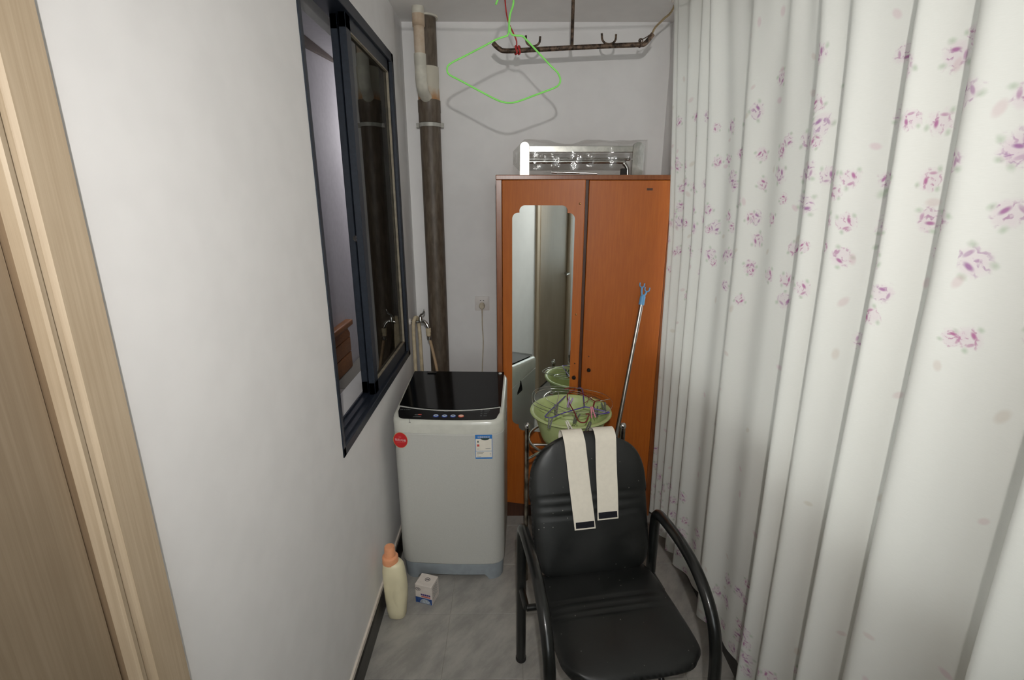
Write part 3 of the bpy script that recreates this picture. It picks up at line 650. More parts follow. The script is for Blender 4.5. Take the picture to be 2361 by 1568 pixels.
# ------------------------------------------------------------------ soil pipe in the corner
pxc, pyc, pr = -.425, 2.895, .056
sp = empty('soil_pipe', 'old brown painted drain pipe with white branch fitting in the corner', 'pipe', (pxc, pyc, 0))
def cyl(mb, x, y, z0, z1, r, n=28): return mb.lathe([(r, z0), (r, z1)], (x, y, 0), 'Z', n)
cyl(MB(), pxc, pyc, 0, 2.13, pr).build('lower_pipe', 'pipe_brown', sp)
MB().lathe([(pr, 2.145), (pr+.003, 2.15), (pr+.003, 2.195), (pr+.0045, 2.197), (pr+.0045, 2.255), (pr, 2.257)], (pxc, pyc, 0), 'Z', 28).build('coupling', 'pipe_brown', sp)
MB().lathe([(pr+.001, 2.255), (pr+.001, 2.30), (pr-.001, 2.33), (pr+.001, 2.36), (pr+.001, 2.415)], (pxc, pyc, 0), 'Z', 28).build('branch_fitting', 'pipe_stained', sp)
cyl(MB(), pxc, pyc, 2.41, ZC-.006, pr-.004).build('upper_pipe', 'pipe_brown', sp)
MB().lathe([(pr-.002, 2.642), (pr+.006, 2.642), (pr+.006, ZC), (pr-.002, ZC)], (pxc, pyc, 0), 'Z', 28).build('ceiling_collar', 'white_pipe', sp)
m = MB(); m.lathe([(pr+.0005, 2.124), (pr+.004, 2.124), (pr+.004, 2.143), (pr+.0005, 2.143)], (pxc, pyc, 0), 'Z', 28)
for s in (-1, 1): m.box(pxc+s*(pr+.001) if s > 0 else pxc-pr-.018, pxc+pr+.018 if s > 0 else pxc-pr-.001, pyc-.008, pyc+.008, 2.122, 2.145, .001, 1)
m.build('clamp', 'grey_clamp', sp)
bxp, byp = -.441, 2.760
m = MB(); cyl(m, bxp, byp, 2.44, 2.64, .0265, 20); br = m.build('branch_pipe', 'pipe_beige', sp)
MB().lathe([(.0285, 2.565), (.0305, 2.567), (.0305, 2.618), (.0285, 2.62)], (bxp, byp, 0), 'Z', 20).build('collar', 'pipe_beige', br)
cyl(MB(), bxp, byp, 2.60, ZC, .030, 20).build('ceiling_socket', 'white_pipe', br)
m = MB(); m.tube(curve([(bxp, byp, 2.445), (bxp, byp, 2.36), (bxp, byp+.004, 2.325), (bxp+.002, byp+.03, 2.290), (bxp+.006, byp+.075, 2.270), (pxc, pyc-.03, 2.262)], 6), [.030]*4+[.029]*27, 20); m.build('elbow', 'white_pipe', sp)

# ------------------------------------------------------------------ tap, hoses, socket
ty, tz = 2.735, 1.080
tp = empty('water_tap', 'chrome wall tap with lever handle above the washing machine', 'tap', (XL, ty, tz))
m = MB(); m.lathe([(.0, 0), (.019, 0), (.017, .006), (.012, .010), (0, .010)], (XL, ty, tz), 'X', 18); m.build('flange', 'white_plastic', tp)
m = MB(); m.tube(curve([(XL+.008, ty, tz), (XL+.045, ty, tz), (XL+.075, ty, tz+.004), (XL+.092, ty-.004, tz-.006), (XL+.104, ty-.008, tz-.026), (XL+.106, ty-.009, tz-.044)], 5), .0095, 12); m.build('spout', 'chrome', tp)
m = MB(); m.lathe([(.0, 0), (.013, 0), (.012, .022), (.008, .032), (0, .036)], (XL+.062, ty, tz), 'Z', 14); m.build('valve', 'chrome', tp)
m = MB(); m.tube(curve([(XL+.060, ty, tz+.030), (XL+.066, ty-.002, tz+.040), (XL+.082, ty-.004, tz+.052), (XL+.088, ty-.004, tz+.075)], 4), [.006, .006, .006, .006, .006, .006, .0055, .0055, .005, .005, .0045, .004, .003], 10); m.build('lever', 'chrome', tp)
m = MB(); hx, hy = XL+.106, ty-.009
m.tube(curve([(hx, hy, tz-.075), (hx+.010, hy-.002, tz-.12), (hx+.024, hy-.005, tz-.19), (hx+.040, hy-.012, .80), (hx+.05, hy-.02, .70)], 6), .0085, 12)
ih = m.build('inlet_hose', 'hose_tan', None, label='tan inlet hose screwed onto the chrome tap', cat='hose', origin=(hx, hy, .7))
m = MB(); m.lathe([(.010, -.08), (.013, -.078), (.013, -.062), (.015, -.060), (.015, -.036), (.010, -.034)], (hx, hy, tz), 'Z', 16); m.build('hose_nut', 'hose_cream', ih)
m = MB(); m.lathe([(.0105, -.105), (.0125, -.104), (.0125, -.098), (.0105, -.097), (.0105, -.092), (.0125, -.091), (.0125, -.083), (.0105, -.082)], (hx+.004, hy-.001, tz), 'Z', 16); m.build('hose_clip', 'brushed_steel', ih)
m = MB(); m.tube(curve([(XL+.024, ty-.022, .62), (XL+.024, ty-.023, .80), (XL+.024, ty-.024, 1.0), (XL+.027, ty-.024, 1.075), (XL+.031, ty-.015, 1.098), (XL+.036, ty, 1.105), (XL+.041, ty+.015, 1.098), (XL+.046, ty+.024, 1.075), (XL+.050, ty+.024, 1.0), (XL+.052, ty+.023, .80), (XL+.052, ty+.022, .62)], 6), .0102, 12)
m.build('drain_hose', 'hose_cream', None, label='cream drain hose looped over the tap pipe', cat='hose', origin=(XL+.03, ty, .62))
p0 = ony(1094, 681, YB); p1 = ony(1129, 717, YB); sxc, szc = (p0.x+p1.x)/2, (p0.z+p1.z)/2
so = empty('wall_socket', 'white square wall socket beside the wardrobe', 'socket', (sxc, YB, szc-.043))
MB().box(sxc-.044, sxc+.044, YB-.009, YB, szc-.044, szc+.044, .003, 2).build('face_plate', 'socket_white', so)
for s in (-1, 1): MB().box(sxc+s*.009-.0028, sxc+s*.009+.0028, YB-.0094, YB-.0085, szc+.016, szc+.021).build('socket_hole', 'hole_black', so, 0)
pg = empty('power_plug', 'cream plug and cord in the wall socket', 'plug', (sxc, YB-.01, szc-.03))
m = MB(); m.loft([[(sxc+w*math.cos(2*PI*k/16), YB-.0095-d, szc-.013+h*math.sin(2*PI*k/16)-dz) for k in range(16)] for w, h, d, dz in ((.015, .020, 0, 0), (.018, .021, .006, 0), (.017, .019, .018, .001), (.012, .013, .025, .002))]); m.build('plug_body', 'plug_cream', pg)
m = MB(); m.tube(curve([(sxc+.001, YB-.026, szc-.028), (sxc+.001, YB-.026, szc-.06), (sxc, YB-.016, szc-.14), (sxc+.004, YB-.012, szc-.24), (sxc-.002, YB-.012, szc-.36), (sxc-.01, YB-.02, szc-.52)], 6), [.0042]*6+[.0032]*25, 8); m.build('cord', 'plug_cream', pg)

# ------------------------------------------------------------------ detergent bottle and soap box on the floor
bc = onz(914, 1424, 0); bc = Vector((bc.x, bc.y+.02, 0))
bt = empty('detergent_bottle', 'cream detergent bottle with peach cap beside the skirting', 'bottle', bc, math.radians(-6))
BM_ = WM[bt]
def ell(w, d, z, n=28, dx=0, p=2.6):
    o = []
    for k in range(n):
        a = 2*PI*k/n; c, s_ = math.cos(a), math.sin(a); o.append((dx+w*math.copysign(abs(c)**(2/p), c), d*math.copysign(abs(s_)**(2/p), s_), z))
    return o
m = MB(BM_)
m.loft([ell(.034, .030, .0, dx=.001), ell(.038, .034, .004, dx=.001), ell(.042, .036, .04, dx=.0), ell(.048, .037, .10, dx=0.002), ell(.050, .037, .15, dx=.003), ell(.049, .037, .20, dx=.001), ell(.047, .036, .235, dx=-.001), ell(.043, .034, .26, dx=-.001), ell(.038, .031, .274, dx=-.004, p=2.2), ell(.026, .026, .280, dx=-.010, p=2)])
bd = m.build('bottle_body', 'bottle_cream', bt, 50)
# moulded grip: an almond panel let into the front
m = MB(BM_)
def grip(a, b):
    z = .065+.125*b; hw = .020*math.sin(PI*min(1, max(0, b)))**.7; cx = .022; x = cx+hw*(2*a-1)
    w = .049; fy = -.037*(1-abs(min(1, x/w))**2.6)**(1/2.6); depth = .0035*(1-(2*a-1)**2)*math.sin(PI*b)
    return (x, fy-.0012-depth, z)
m.grid(grip, 8, 16); m.build('grip_panel', 'bottle_cream', bd, 60)
m = MB(BM_); m.lathe([(.030, .268), (.034, .272), (.033, .300), (.031, .303), (.029, .304), (.0235, .306), (.0215, .345), (.0195, .349), (0, .349)], (-.012, 0, 0), 'Z', 26); m.build('cap', 'cap_peach', bt, 35)
sc0 = onz(997, 1397, 0)
sb = empty('small_carton', 'small white carton with blue printed base before the washing machine', 'carton', sc0, math.radians(-17))
KM = WM[sb]; bw, bdp, bh = .082, .072, .098
MB(KM).box(-bw, 0, 0, bdp, 0, bh, .0015, 1).build('carton_body', 'box_white', sb, 0)
def kf(x, z, h=.0006): return KM @ Vector((x, -h, z))
def krect(name, x0, x1, z0, z1, mat, h=.0006):
    m = MB(); m.face([m.pt(kf(x0, z0, h)), m.pt(kf(x1, z0, h)), m.pt(kf(x1, z1, h)), m.pt(kf(x0, z1, h))]); return m.build(name, mat, sb, 0)
krect('blue_band', -bw+.001, -.001, .002, .032, 'box_blue')
m = MB(); m.face([m.pt(kf(-.034+.026*math.cos(a), .004+.024*math.sin(a), .0009)) for a in [PI*k/14 for k in range(15)]]); m.build('swirl_print', 'box_silver', sb, 0)
m = MB()
for k in range(5): 
    x0 = -.054+k*.0095; m.face([m.pt(kf(x0, .045, .0009)), m.pt(kf(x0+.0082, .0445, .0009)), m.pt(kf(x0+.0082, .0535, .0009)), m.pt(kf(x0, .054, .0009))])
m.build('lettering', 'ink_purple', sb, 0)
krect('red_line', -.052, -.008, .036, .042, 'ink_red', .0009)
def oval(fn, name):
    m = MB(); n = 24
    for k in range(n):
        a, b = 2*PI*k/n, 2*PI*(k+1)/n
        m.face([m.pt(fn(math.cos(a), math.sin(a))), m.pt(fn(math.cos(b), math.sin(b))), m.pt(fn(.84*math.cos(b), .76*math.sin(b))), m.pt(fn(.84*math.cos(a), .76*math.sin(a)))])
    for x0, x1 in ((-.5, -.1), (-.02, .3), (.36, .62)): m.face([m.pt(fn(x0, -.3)), m.pt(fn(x1, -.3)), m.pt(fn(x1, .34)), m.pt(fn(x0, .34))])
    m.build(name, 'ink_dark', sb, 0)
oval(lambda x, z: kf(-.067+.0125*x, .075+.0085*z, .0009), 'oval_logo')
oval(lambda x, y: KM @ Vector((-.038+.0125*x, .040+.011*y, bh+.0006)), 'oval_logo')
m = MB()
for k in range(5):
    z = .03+.012*k; m.face([m.pt(KM @ Vector((.0006, .010+.004*(k % 2), z))), m.pt(KM @ Vector((.0006, .055, z+.004))), m.pt(KM @ Vector((.0006, .055, z+.007))), m.pt(KM @ Vector((.0006, .010+.004*(k % 2), z+.003)))])
m.build('printed_lines', 'ink_grey', sb, 0, kind='stuff')

# ------------------------------------------------------------------ black armchair
CA = math.radians(9.0)
cf = Vector((math.sin(CA), -math.cos(CA), 0)); cr = Vector((math.cos(CA), math.sin(CA), 0)); RL = Vector((.045, 1.535, 0)); CWD = .515
c0 = RL + cr*CWD/2 + cf*.23
ch = empty('armchair', 'black leather armchair with bent black tube arms', 'chair', c0, CA)
CM = WM[ch]
def L(x, d, z): return (x-CWD/2, .23-d, z)     # x from rear left leg, d forward, z up
for x in (0, CWD):
    m = MB(CM); side = 1 if x == 0 else -1
    P = [L(x, 0, .0), L(x, 0, .30), L(x, 0, .56)] + [L(x, .045-.045*math.cos(a)-.03*math.sin(a)*0, .578+.045*math.sin(a)) for a in [math.radians(k) for k in (10, 30, 50, 70, 90)]]
    P += [tuple(p) for p in curve([L(x, .10, .627), L(x, .20, .626), L(x, .29, .608), L(x, .365, .568), L(x, .418, .51), L(x, .446, .43), L(x, .456, .33), L(x, .458, .2), L(x, .458, 0)], 5)]
    m.tube(P, .0188, 16); sf = m.build('side_frame', 'frame_black', ch, 50)
    for d in (0, .458):
        m = MB(CM); m.lathe([(.0195, 0), (.0205, .002), (.0205, .014), (.0190, .016)], L(x, d, 0), 'Z', 16); m.build('foot_cap', 'rubber_dark', sf)
def gr(v, c, w=.006): return math.exp(-((v-c)/w)**2)
def cushion(P0, ax, ay, az, hw, length, T, wfun, grooves, gaxis=1, nu=48, nv=64, sag=0.0):
    """closed pad: P0 = centre of lower edge, ax across, ay along, az outward"""
    m = MB(CM)
    def side(sg):
        def fn(a, b):
            s, q = 2*a-1, 2*b-1; s = math.sin(s*PI/2)*.35+s*.65; q = math.sin(q*PI/2)*.35+q*.65
            yy = (q+1)/2*length; w = wfun(yy)
            e = max(abs(s), abs(q)); th = T/2*math.sqrt(max(0, 1-e**7)); rnd = 1-.10*(abs(s)**6)*(abs(q)**6)
            x = s*w*rnd; y = (q*rnd+1)/2*length
            g = sum(gr(yy, c) for c in grooves)*.0045*(1-e**4) if sg > 0 else 0
            h = sg*th-g*1.0 - sag*(1-s*s)
            if sg > 0: h += .006*(1-s*s)*(1-q*q)
            return P0+ax*x+ay*y+az*h
        return fn
    m.grid(side(1), nu, nv); m.grid(side(-1), nu//2, nv//2)
    bmesh.ops.remove_doubles(m.bm, verts=m.bm.verts, dist=1e-5)
    return m
# seat
s0 = Vector(L(CWD/2+.012, -.005, .385)); s1 = Vector(L(CWD/2+.012, .475, .412)); ay = (s1-s0).normalized(); ax = Vector((1, 0, 0)); az = ax.cross(ay); az = az if az.z > 0 else -az
def seatw(y): return .222 + .006*math.sin(PI*y/.48) - (.030*((y-.40)/.08)**2 if y > .40 else 0)
cushion(s0, ax, ay, az, .22, .482, .060, seatw, (.19, .222, .252), sag=.004).build('seat', 'black_leather', ch, 60)
# backrest
b0 = Vector(L(CWD/2+.012, .035, .395)); b1 = Vector(L(CWD/2+.012, -.140, .900)); by = (b1-b0).normalized(); bz = ax.cross(by); bz = bz if bz.y < 0 else -bz
BL = (b1-b0).length
def backw(y):
    if y < .30: return .226 - .018*max(0, (.10-y)/.10)**2
    e = (y-.30)/(BL-.30+.004); return .226*(max(0.0, 1-e**2.7))**(1/2.5)+.004
cushion(b0, ax, by, bz, .22, BL, .058, backw, (.235, .270, .302), nv=72).build('backrest', 'black_leather', ch, 60)
m = MB(CM)
for d, z in ((.10, .345), (.455, .300)): m.tube([L(0, d, z), L(CWD, d, z)], .012, 10)
m.tube([L(0, .10, .345), L(0, 0.0, .345)], .012, 10); m.tube([L(CWD, .10, .345), L(CWD, 0, .345)], .012, 10); m.tube([L(CWD/2-.1, .455, .30), L(CWD/2-.1, .40, .372)], .010, 8); m.tube([L(CWD/2+.1, .455, .30), L(CWD/2+.1, .40, .372)], .010, 8)
m.build('seat_support', 'frame_black', ch, 50)
for x in (CWD/2-.12, CWD/2+.14):
    m = MB(CM); m.tube(curve([L(x, .15, .352), L(x, .0, .345), L(x, -.035, .37), L(x, -.062, .45), L(x, -.125, .66)], 5), .010, 8); m.build('back_bracket', 'frame_black', ch, 50)

# straps over the backrest
def strap(name, label, xt, xb, drop, w, tw=0.0):
    Tn = Vector((0, 0, 1)); path = []
    hb = .029+.0065
    ytop = BL-.035
    def F(y, x, h): return b0+by*y+ax*x+bz*h
    pts = []
    # x offsets measured from left edge of chair frame (RL line)
    def X(k): return xt+(xb-xt)*k - (CWD/2+.012)
    n = 26; end_y = BL-drop
    front = [(end_y+(BL-.03-end_y)*k/n) for k in range(n+1)]
    for i, y in enumerate(front):
        k = 1-(y-end_y)/(BL-end_y); pts.append((y, X(k), hb+.0045+.0015*math.sin(9*k+tw)))
    for a in range(1, 8):
        th = PI*a/8; pts.append((BL-.03+(.040)*math.sin(th), X(0), (hb+.002)*math.cos(th)))
    for k in range(8): pts.append((BL-.04-.03*k, X(0), -hb-.002))
    th = .0016
    o = empty(name, label, 'strap', CM @ F(end_y, X(1), hb), group='white straps over the chair back')
    m = MB(CM); rows = []
    for i, (y, x, h) in enumerate(pts):
        a = pts[max(0, i-1)]; b = pts[min(len(pts)-1, i+1)]
        dy, dh = b[0]-a[0], b[2]-a[2]; ln = math.hypot(dy, dh) or 1; ny, nh = -dh/ln, dy/ln
        sl = -(xb-xt)/max(.01, BL-end_y)*.5
        rows.append([F(y+sl*(-w/2)*0+ny*0, x-w/2, h), F(y, x+w/2, h), F(y+ny*th, x+w/2, h+nh*th), F(y+ny*th, x-w/2, h+nh*th)])
    m.loft(rows); m.build('strap_band', 'strap_cloth', o, 30)
    y0, y1 = end_y+.006, end_y+.028; m = MB(CM); x = X(1)
    k0 = X(1-.05)
    m.box(0, 1, 0, 1, 0, 1)
    vs = list(m.bm.verts)
    for v in vs:
        l = CM.inverted() @ v.co; yy = y0 if l.y < .5 else y1; xx = x+(-w/2+.005 if l.x < .5 else w/2-.005); hh = hb+.0052 if l.z < .5 else hb+.0092
        v.co = CM @ F(yy, xx, hh)
    m.build('velcro_patch', 'velcro_black', o, 0)
strap('cloth_strap', 'white cloth strap with black end patch hanging lower over the chair back', .213, .235, .352, .080)
strap('cloth_strap', 'white cloth strap with black end patch hanging straighter and shorter over chair back', .336, .325, .325, .081, 1.3)

# ------------------------------------------------------------------ basin stand, basin and contents
bcx, bcy, brz = .288, 2.135, .800
stn = empty('basin_stand', 'chrome tube basin stand behind the armchair', 'basin stand', (bcx, 2.13, 0))
for x, r in ((.078, .0095), (.494, .0125)):
    m = MB(); m.tube([(x, 1.962, 0), (x, 1.962, .795)], r, 14); ps = m.build('post', 'worn_chrome', stn)
    m = MB(); m.lathe([(r*.9, -.012), (r*1.15, -.008), (r*1.25, 0), (r*1.1, .008), (r*.6, .0135), (0, .015)], (x, 1.962, .803), 'Z', 14); m.build('ball_finial', 'chrome', ps)
for x in (.20, .375):
    m = MB(); m.tube([(x, 2.295, 0), (x, 2.295, .648)], .0085, 12); m.build('rear_leg', 'worn_chrome', stn)
m = MB(); m.tube([(bcx+.195*math.cos(2*PI*k/40), bcy+.185*math.sin(2*PI*k/40), .655) for k in range(40)], .0062, 10, closed=True); m.build('ring', 'chrome', stn)
m = MB(); m.tube([(.10, 2.09, .645), (.476, 2.09, .645)], .006, 10); m.build('cross_bar', 'chrome', stn)
m = MB(); m.tube([(.20, 1.97, .645), (.20, 2.295, .645)], .006, 10); m.build('cross_bar', 'chrome', stn); m = MB(); m.tube([(.375, 1.97, .645), (.375, 2.295, .645)], .006, 10); m.build('cross_bar', 'chrome', stn)
for x, s in ((.078, 1), (.494, -1)):
    m = MB(); m.tube([(x, 1.962, .64), (x+s*.07, 2.02, .65)], .006, 10); m.build('bracket_arm', 'chrome', stn)
bs = empty('plastic_basin', 'pale green round plastic basin holding wire hangers', 'basin', (bcx, bcy, .652))
MB().lathe([(0, .653), (.118, .653), (.130, .660), (.140, .685), (.165, .770), (.172, .789), (.186, .791), (.190, .797), (.188, .803), (.182, .804), (.176, .802), (.168, .790), (.160, .765), (.136, .690), (.126, .668), (.115, .662), (0, .662)], (bcx, bcy, 0), 'Z', 56).build('basin_shell', 'basin_green', bs, 50)
def wire(name, pts, r, mat, label, cat, closed=False, group=None, n=4, parent=None):
    c = curve(pts, n, closed); m = MB(); m.tube(c, r, 7, closed); lo = min(p.z for p in c)
    if parent is not None: return m.build(name, mat, parent)
    return m.build(name, mat, None, label=label, cat=cat, group=group, origin=(c[0].x, c[0].y, lo))
Z = lambda u, v, z=.815: onz(u, v, z)
ph = empty('plastic_hanger', 'purple wire hanger with bent hook lying across the basin', 'hanger', Z(1300, 945, .81))
wire('hook_and_bar', [Z(1330, 896, .835), Z(1340, 895, .835), Z(1344, 905, .83), Z(1347, 936, .822), Z(1345, 939, .82), Z(1300, 952, .815), Z(1272, 963, .812), Z(1260, 962, .812), Z(1258, 958, .814), Z(1278, 938, .818), Z(1304, 913, .825)], .0028, 'purple_plastic', None, None, parent=ph)
wire('arm', [Z(1349, 938, .826), Z(1372, 943, .822), Z(1396, 949, .816), Z(1405, 951, .812), Z(1392, 954, .812), Z(1370, 955, .812)], .0028, 'purple_plastic', None, None, parent=ph)
wire('plastic_hanger', [Z(1302, 897, .845), Z(1322, 893, .845), Z(1326, 897, .842), Z(1308, 910, .836), Z(1314, 932, .83), Z(1324, 950, .826), Z(1332, 968, .822), Z(1340, 974, .82), Z(1350, 973, .82), Z(1356, 962, .822), Z(1358, 955, .824), Z(1351, 955, .826)], .0028, 'maroon_plastic', 'maroon plastic hanger with curled end inside the basin', 'hanger')
wire('plastic_hanger', [Z(1338, 905, .842), Z(1352, 913, .838), Z(1366, 922, .836), Z(1371, 926, .836), Z(1368, 938, .832), Z(1371, 926, .838), Z(1384, 924, .836)], .0026, 'maroon_plastic', 'maroon forked hanger end by the far rim of basin', 'hanger')
HG = 'steel wire hangers in the basin'
def steel(pts, lab, dz=0.0): wire('wire_hanger', [Z(u, v, z+dz) for u, v, z in pts], .0014, 'chrome', lab, 'hanger', True, HG, 6)
steel([(1234, 936, .826), (1227, 920, .834), (1229, 905, .842), (1240, 896, .848), (1262, 892, .852), (1300, 891, .854), (1345, 897, .85), (1385, 906, .844), (1406, 918, .836), (1412, 934, .828), (1400, 949, .822), (1360, 957, .82), (1318, 958, .82), (1275, 952, .822)], 'large thin steel wire loop sticking out past the basin rim')
steel([(1240, 930, .834), (1232, 916, .84), (1240, 903, .846), (1268, 896, .85), (1310, 899, .85), (1350, 907, .846), (1390, 925, .838), (1408, 944, .826), (1380, 951, .824), (1330, 952, .824), (1280, 946, .826)], 'smaller thin steel wire loop inside the larger loop', -.007)
steel([(1262, 922, .832), (1268, 905, .842), (1300, 903, .844), (1345, 910, .842), (1382, 921, .838), (1396, 936, .83), (1360, 948, .826), (1312, 945, .826)], 'thin steel wire loop lying near the middle of basin', -.013)
for i, pts in enumerate(([(1274, 908, .846), (1281, 903, .852), (1288, 908, .848), (1284, 930, .83), (1283, 960, .80)], [(1354, 927, .84), (1358, 918, .845), (1364, 918, .845), (1345, 931, .835)], [(1384, 924, .838), (1396, 922, .842), (1407, 920, .842)])):
    wire('steel_hook', [Z(*p) for p in pts], .0016, 'chrome', ('bent steel hook rising over the far left of basin', 'short bent steel hook in the middle of basin', 'steel hook poking past the right basin rim')[i], 'hook')
def peg(u, v, z, ang, mat, label, tilt=0.5, ln=.052):
    p = Z(u, v, z); M = Matrix.Translation(p) @ Matrix.Rotation(math.radians(-20), 4, 'X') @ Matrix.Rotation(math.radians(ang), 4, 'Y')
    o = empty('clothes_peg', label, 'peg', M=M, group=None); W = WM[o]
    for s in (-1, 1):
        m = MB(W); m.prism([(s*.0012, .0), (s*.0062, .004), (s*.0078, ln*.55), (s*.0115, ln), (s*.0060, ln), (s*.0016, ln*.5)], lambda x, zz: (x, -.004, zz-ln/2), lambda x, zz: (x, .004, zz-ln/2)); m.build('jaw', mat, o, 0)
    m = MB(W); m.tube([(.0045*math.cos(2*PI*k/12), -.0052, .0045*math.sin(2*PI*k/12)+.006) for k in range(12)], .0009, 6, closed=True); m.tube([(.0045*math.cos(2*PI*k/12), .0052, .0045*math.sin(2*PI*k/12)+.006) for k in range(12)], .0009, 6, closed=True); m.build('spring', 'chrome', o)
peg(1311.5, 982, .816, 155, 'white_plastic', 'white clothes peg clipped over the near basin rim')
peg(1366, 950, .830, 170, 'pink_plastic', 'pink clothes peg standing inside the basin')
peg(1313, 928, .835, 20, 'lilac_plastic', 'lilac clothes peg near the middle of the basin')
peg(1268, 975, .828, 10, 'smoke_plastic', 'smoke grey clothes peg at the left of basin rim')
peg(1357, 985, .814, 200, 'smoke_plastic', 'smoke grey clothes peg over the rim beside the strap')
peg(1282, 945, .805, 4, 'smoke_plastic', 'smoke grey clothes peg hanging inside left of basin')
peg(1375, 950, .800, -6, 'smoke_plastic', 'dark clothes peg hanging beside the pink peg')
peg(1328, 965, .79, 25, 'smoke_plastic', 'dark clothes peg hanging under the maroon hanger')
peg(1393, 940, .82, -10, 'smoke_plastic', 'dark clothes peg at the right inner side of basin')

# ------------------------------------------------------------------ clothes fork pole
pa, pb = ony(1478.5, 703, 2.416), ony(1423, 995, 2.294)
dirp = (pb-pa).normalized(); foot = pa + dirp*(pa.z/-dirp.z)
pole = empty('clothes_pole', 'steel clothes pole with blue fork head leaning on wardrobe', 'pole', foot)
m = MB(); m.tube([foot, pa-dirp*.02], .0105, 14); m.build('shaft', 'brushed_steel', pole)
hd = -dirp; hx_ = Vector((1, 0, 0)) - hd*hd.x; hx_.normalize()
m = MB(); m.tube([pa, pa+hd*.04, pa+hd*.045, pa+hd*.052], [.0145, .0135, .012, .007], 14)
fk = m.build('fork_head', 'blue_plastic', pole)
for s, up in ((-1, .105), (1, .088)):
    root = pa+hd*.044+hx_*s*.004; k = pa+hd*(up-.02)+hx_*s*.0125
    m = MB(); m.tube(curve([root, root*.5+k*.5+hx_*s*.002, k], 4), .0048, 8)
    hook = [k+hx_*s*.002+(hx_*(.0115*math.cos(a))+hd*(.0115*math.sin(a)+.0125)) for a in [math.radians(q) for q in range(175, 366, 19)]]
    m.tube([hook[0]+hd*.009]+hook+[hook[-1]+hd*.009], .0031, 8); m.build('prong', 'blue_plastic', fk)

# ------------------------------------------------------------------ clothes bar hung from the ceiling
hy_ = 2.50
bar = empty('hanging_bar', 'rusty steel clothes bar with two hooks hung from the ceiling', 'clothes bar', (.29, hy_, 2.40))
g = lambda u, v: ony(u, v, hy_)
m = MB(); m.tube([g(1137, 99)]+curve([g(1143, 106), g(1152, 113), g(1168, 117.5), g(1240, 114), g(1320, 110), g(1400, 106), g(1474, 103), g(1486, 101), g(1496, 91)], 4)+[g(1505, 79)], .0105, 12); m.build('bar', 'rusty_steel', bar)
top = g(1320.5, 0); bot = g(1318.5, 108)
m = MB(); m.tube([bot, Vector((bot.x, hy_, ZC))], .0075, 10); m.build('ceiling_rod', 'rusty_steel', bar)
m = MB(); m.lathe([(0, 0), (.03, 0), (.03, -.004), (0, -.004)], (bot.x, hy_, ZC), 'Z', 16); m.build('ceiling_plate', 'rusty_steel', bar)
for uc, vb in ((1229, 106), (1404, 101)):
    m = MB(); m.tube([g(uc-16.5+(1 if False else 0), vb-24)]+[g(uc-16*math.cos(a), vb-14+15*math.sin(a)) for a in [PI*k/10 for k in range(11)]]+[g(uc+16.5, vb-22)], .0048, 8); m.build('hook', 'rusty_steel', bar)
# ties
m = MB(); kp = g(1190, 115); m.tube(curve([g(1163, -30), g(1164.5, 0), g(1167, 25), g(1172, 50), g(1183, 75), g(1191, 95), g(1190, 112)], 5), .0032, 7)
rc = m.build('red_cord', 'red_cord', None, label='red cord knotted on the hanging bar going up to ceiling', cat='cord', origin=(kp.x, kp.y, kp.z))
rt_ = g(1163, -30); m = MB(); m.tube([rt_, Vector((rt_.x-.004, hy_, ZC))], .0032, 7); m.build('upper_length', 'red_cord', rc)
for du, rr in ((0, .0156), (7, .0156)):
    m = MB(); c = g(1190+du, 116.5); m.tube([c+Vector((.004*math.sin(a*2), rr*math.cos(a), rr*math.sin(a)+.0015)) for a in [2*PI*k/14 for k in range(14)]], .0042, 7, closed=True); m.build('knot', 'red_cord', rc)
m = MB(); e = Vector((.735, 2.40, ZC-.002)); m.tube(curve([g(1504, 76), g(1512, 62), g(1530, 44), ony(1552, 20, 2.46), e], 5), .0045, 8)
tc = m.build('tan_cord', 'tan_cord', None, label='tan cord tying the bar end up beside the curtain', cat='cord', origin=(g(1504, 76)))
m = MB(); m.tube(curve([g(1505, 75), g(1490, 86), g(1478, 92), g(1475, 96)], 4), .0022, 6); m.build('wire_end', 'rusty_steel', tc)
m = MB(); c = g(1475.5, 102.5); m.tube([c+Vector((.002*math.sin(a*2), .014*math.cos(a), .014*math.sin(a)+.003)) for a in [2*PI*k/14 for k in range(14)]], .0030, 7, closed=True); m.tube([c+Vector((.009*math.cos(a), -.012, .012+.008*math.sin(a))) for a in [2*PI*k/10 for k in range(10)]], .0026, 6, closed=True); m.build('knot', 'rusty_steel', tc)

# green wire hanger on a line just above
gy = 1.90
G = lambda u, v: ony(u, v, gy)
body_ = curve([G(1180, 80), G(1189, 82), G(1203, 83), G(1212, 90), G(1240, 120), G(1270, 152), G(1286, 168), G(1292, 184), G(1288, 196), G(1275, 204), G(1240, 217), G(1200, 232), G(1178, 237), G(1152, 233), G(1110, 212), G(1060, 185), G(1036, 172), G(1031, 160), G(1038, 147), G(1080, 125), G(1120, 104), G(1142, 92), G(1158, 86), G(1169, 83)], 5)
gh = empty('green_hanger', 'lime green wire hanger hanging in front of the end wall', 'hanger', G(1175, 237))
m = MB(); m.tube([G(1176, 62), G(1177, 74)]+body_+[G(1172.5, 77), G(1174.5, 60)], .0031, 8); m.build('hanger_body', 'green_wire', gh)
m = MB(); m.tube(curve([G(1174, 74), G(1174, 50), G(1177, 30), G(1183, 12), G(1183.5, -4), G(1178, -20), G(1166, -26), G(1155, -18), G(1148, -2), G(1143, 11)], 5), .0034, 8); m.build('hook', 'green_wire', gh)
ct = G(1166, -23.5); m = MB(); m.tube([Vector((XL, 1.9, ct.z-.004)), Vector((.05, 1.9, ct.z-.008)), Vector((.69, 1.9, ct.z+.01))], .0025, 6)
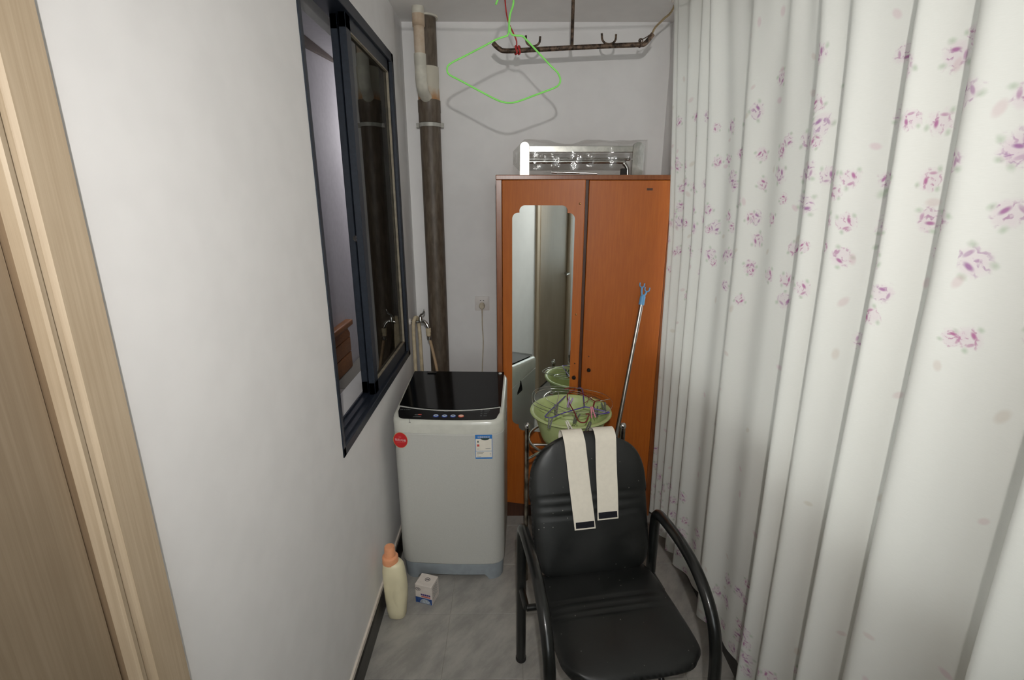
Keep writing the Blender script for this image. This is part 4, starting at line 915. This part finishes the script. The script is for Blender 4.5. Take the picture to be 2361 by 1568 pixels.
m.build('clothes_line', 'tan_cord', None, label='thin clothes line carrying the green wire hanger', cat='clothes line', origin=(0, 1.9, ct.z))

# ------------------------------------------------------------------ curtain on its rail
ridges = [2.375, 2.30, 2.19, 2.07, 1.955, 1.66, 1.30, 1.185, 1.01, .868, .635, .47, .33, .17, .02, -.13, -.30, -.44, -.60, -.76, -.9, -1.05]
deep = [.5, .6, .8, .75, 1.0, 1.15, .7, 1.0, 1.05, 1.2, 1.0, 1, 1, 1, 1, 1, 1, 1, 1, 1, 1, 1]
CY = []  # (y, k) k: 0 ridge, 1 valley
plan = [(2.415, .35)]
for i, y in enumerate(ridges):
    plan.append((y, 0.0))
    if i+1 < len(ridges):
        gap = y-ridges[i+1]; d = deep[i]
        if gap > .25: plan += [(y-gap*.22, .55*d), (y-gap*.45, .62*d), (y-gap*.68, .95*d), (y-gap*.86, .55*d)]
        elif gap > .16: plan += [(y-gap*.30, .55*d), (y-gap*.66, 1.0*d), (y-gap*.86, .55*d)]
        else: plan += [(y-gap*.5, .85*d)]
NS, NZ = 700, 64
cp = curve([Vector((a, b, 0)) for a, b in plan], 12)
acc = [0.0]
for a, b in zip(cp, cp[1:]): acc.append(acc[-1]+math.hypot(a.x-b.x, (a.y-b.y)*.07))
tot = acc[-1]; samp = []; j = 0
for i in range(NS+1):
    s_ = tot*i/NS
    while j < len(acc)-2 and acc[j+1] < s_: j += 1
    f = (s_-acc[j])/max(1e-9, acc[j+1]-acc[j]); samp.append((cp[j].lerp(cp[j+1], f), s_))
ZT, ZH = 2.555, .085
def lerp(a, b, t_): return a+(b-a)*t_
def cx_(y, k, z):
    h = (z-ZH)/(ZT-ZH)
    base = lerp(.775, .755, min(1, h/.6)) if h < .6 else lerp(.755, .690, ((h-.6)/.4)**1.2)
    if y < 2.2: base += (.012 if h > .6 else 0)*min(1, (2.2-y)/.4)*((h-.6)/.4 if h > .6 else 0)
    amp = lerp(.075, .062, h) if h < .75 else lerp(.062, .034, (h-.75)/.25)
    x = base+amp*k
    x += .004*math.sin(23*y+3.1*h)*h + (.012*math.sin(61*y+1.7*math.sin(9*y)) if True else 0)*max(0, (h-.72)/.28)**1.5*(.5+.5*math.sin(5*y))
    return min(x, XR-.022)
def yy_(y, k, z):
    h = (z-ZH)/(ZT-ZH)
    return y + .010*math.sin(4.0*h+7*y)*(1-h) + .03*max(0, (h-.8)/.2)*math.sin(11*y)*(1 if y < 2.3 else .0)
cu = MB(); uvl = cu.bm.loops.layers.uv.new('UVMap'); V = []; U = []
for i, (p, s_) in enumerate(samp):
    row = []; hem = .010*math.sin(5.3*p.x)+.006*math.sin(17*p.x)
    for jz in range(NZ+1):
        f = jz/NZ; z = lerp(ZH+hem, ZT, f); row.append((cu.pt((cx_(p.x, p.y, z), yy_(p.x, p.y, z), z)), z))
    V.append(row)
for i in range(NS):
    for jz in range(NZ):
        q = ((i, jz), (i+1, jz), (i+1, jz+1), (i, jz+1)); f = cu.face([V[a][b][0] for a, b in q])
        if f:
            for lp, (a, b) in zip(f.loops, q): lp[uvl].uv = (samp[a][1], V[a][b][1])
ct_ = empty('curtain', 'white curtain printed with pink roses along the window side', 'curtain', (.78, 1.0, ZH))
cu.build('cloth', 'curtain_cloth', ct_, 80)
m = MB(); m.box(.700, .722, YF+.02, 2.44, 2.562, 2.582, .003, 1)
rl = m.build('curtain_rail', 'white_plastic', None, 0, 'white curtain rail fixed under the ceiling', 'curtain rail', origin=(.711, .5, 2.57))
for y in (-1.1, -.2, .7, 1.6, 2.38): MB().box(.704, .718, y-.01, y+.01, 2.582, ZC).build('bracket', 'white_plastic', rl, 0)
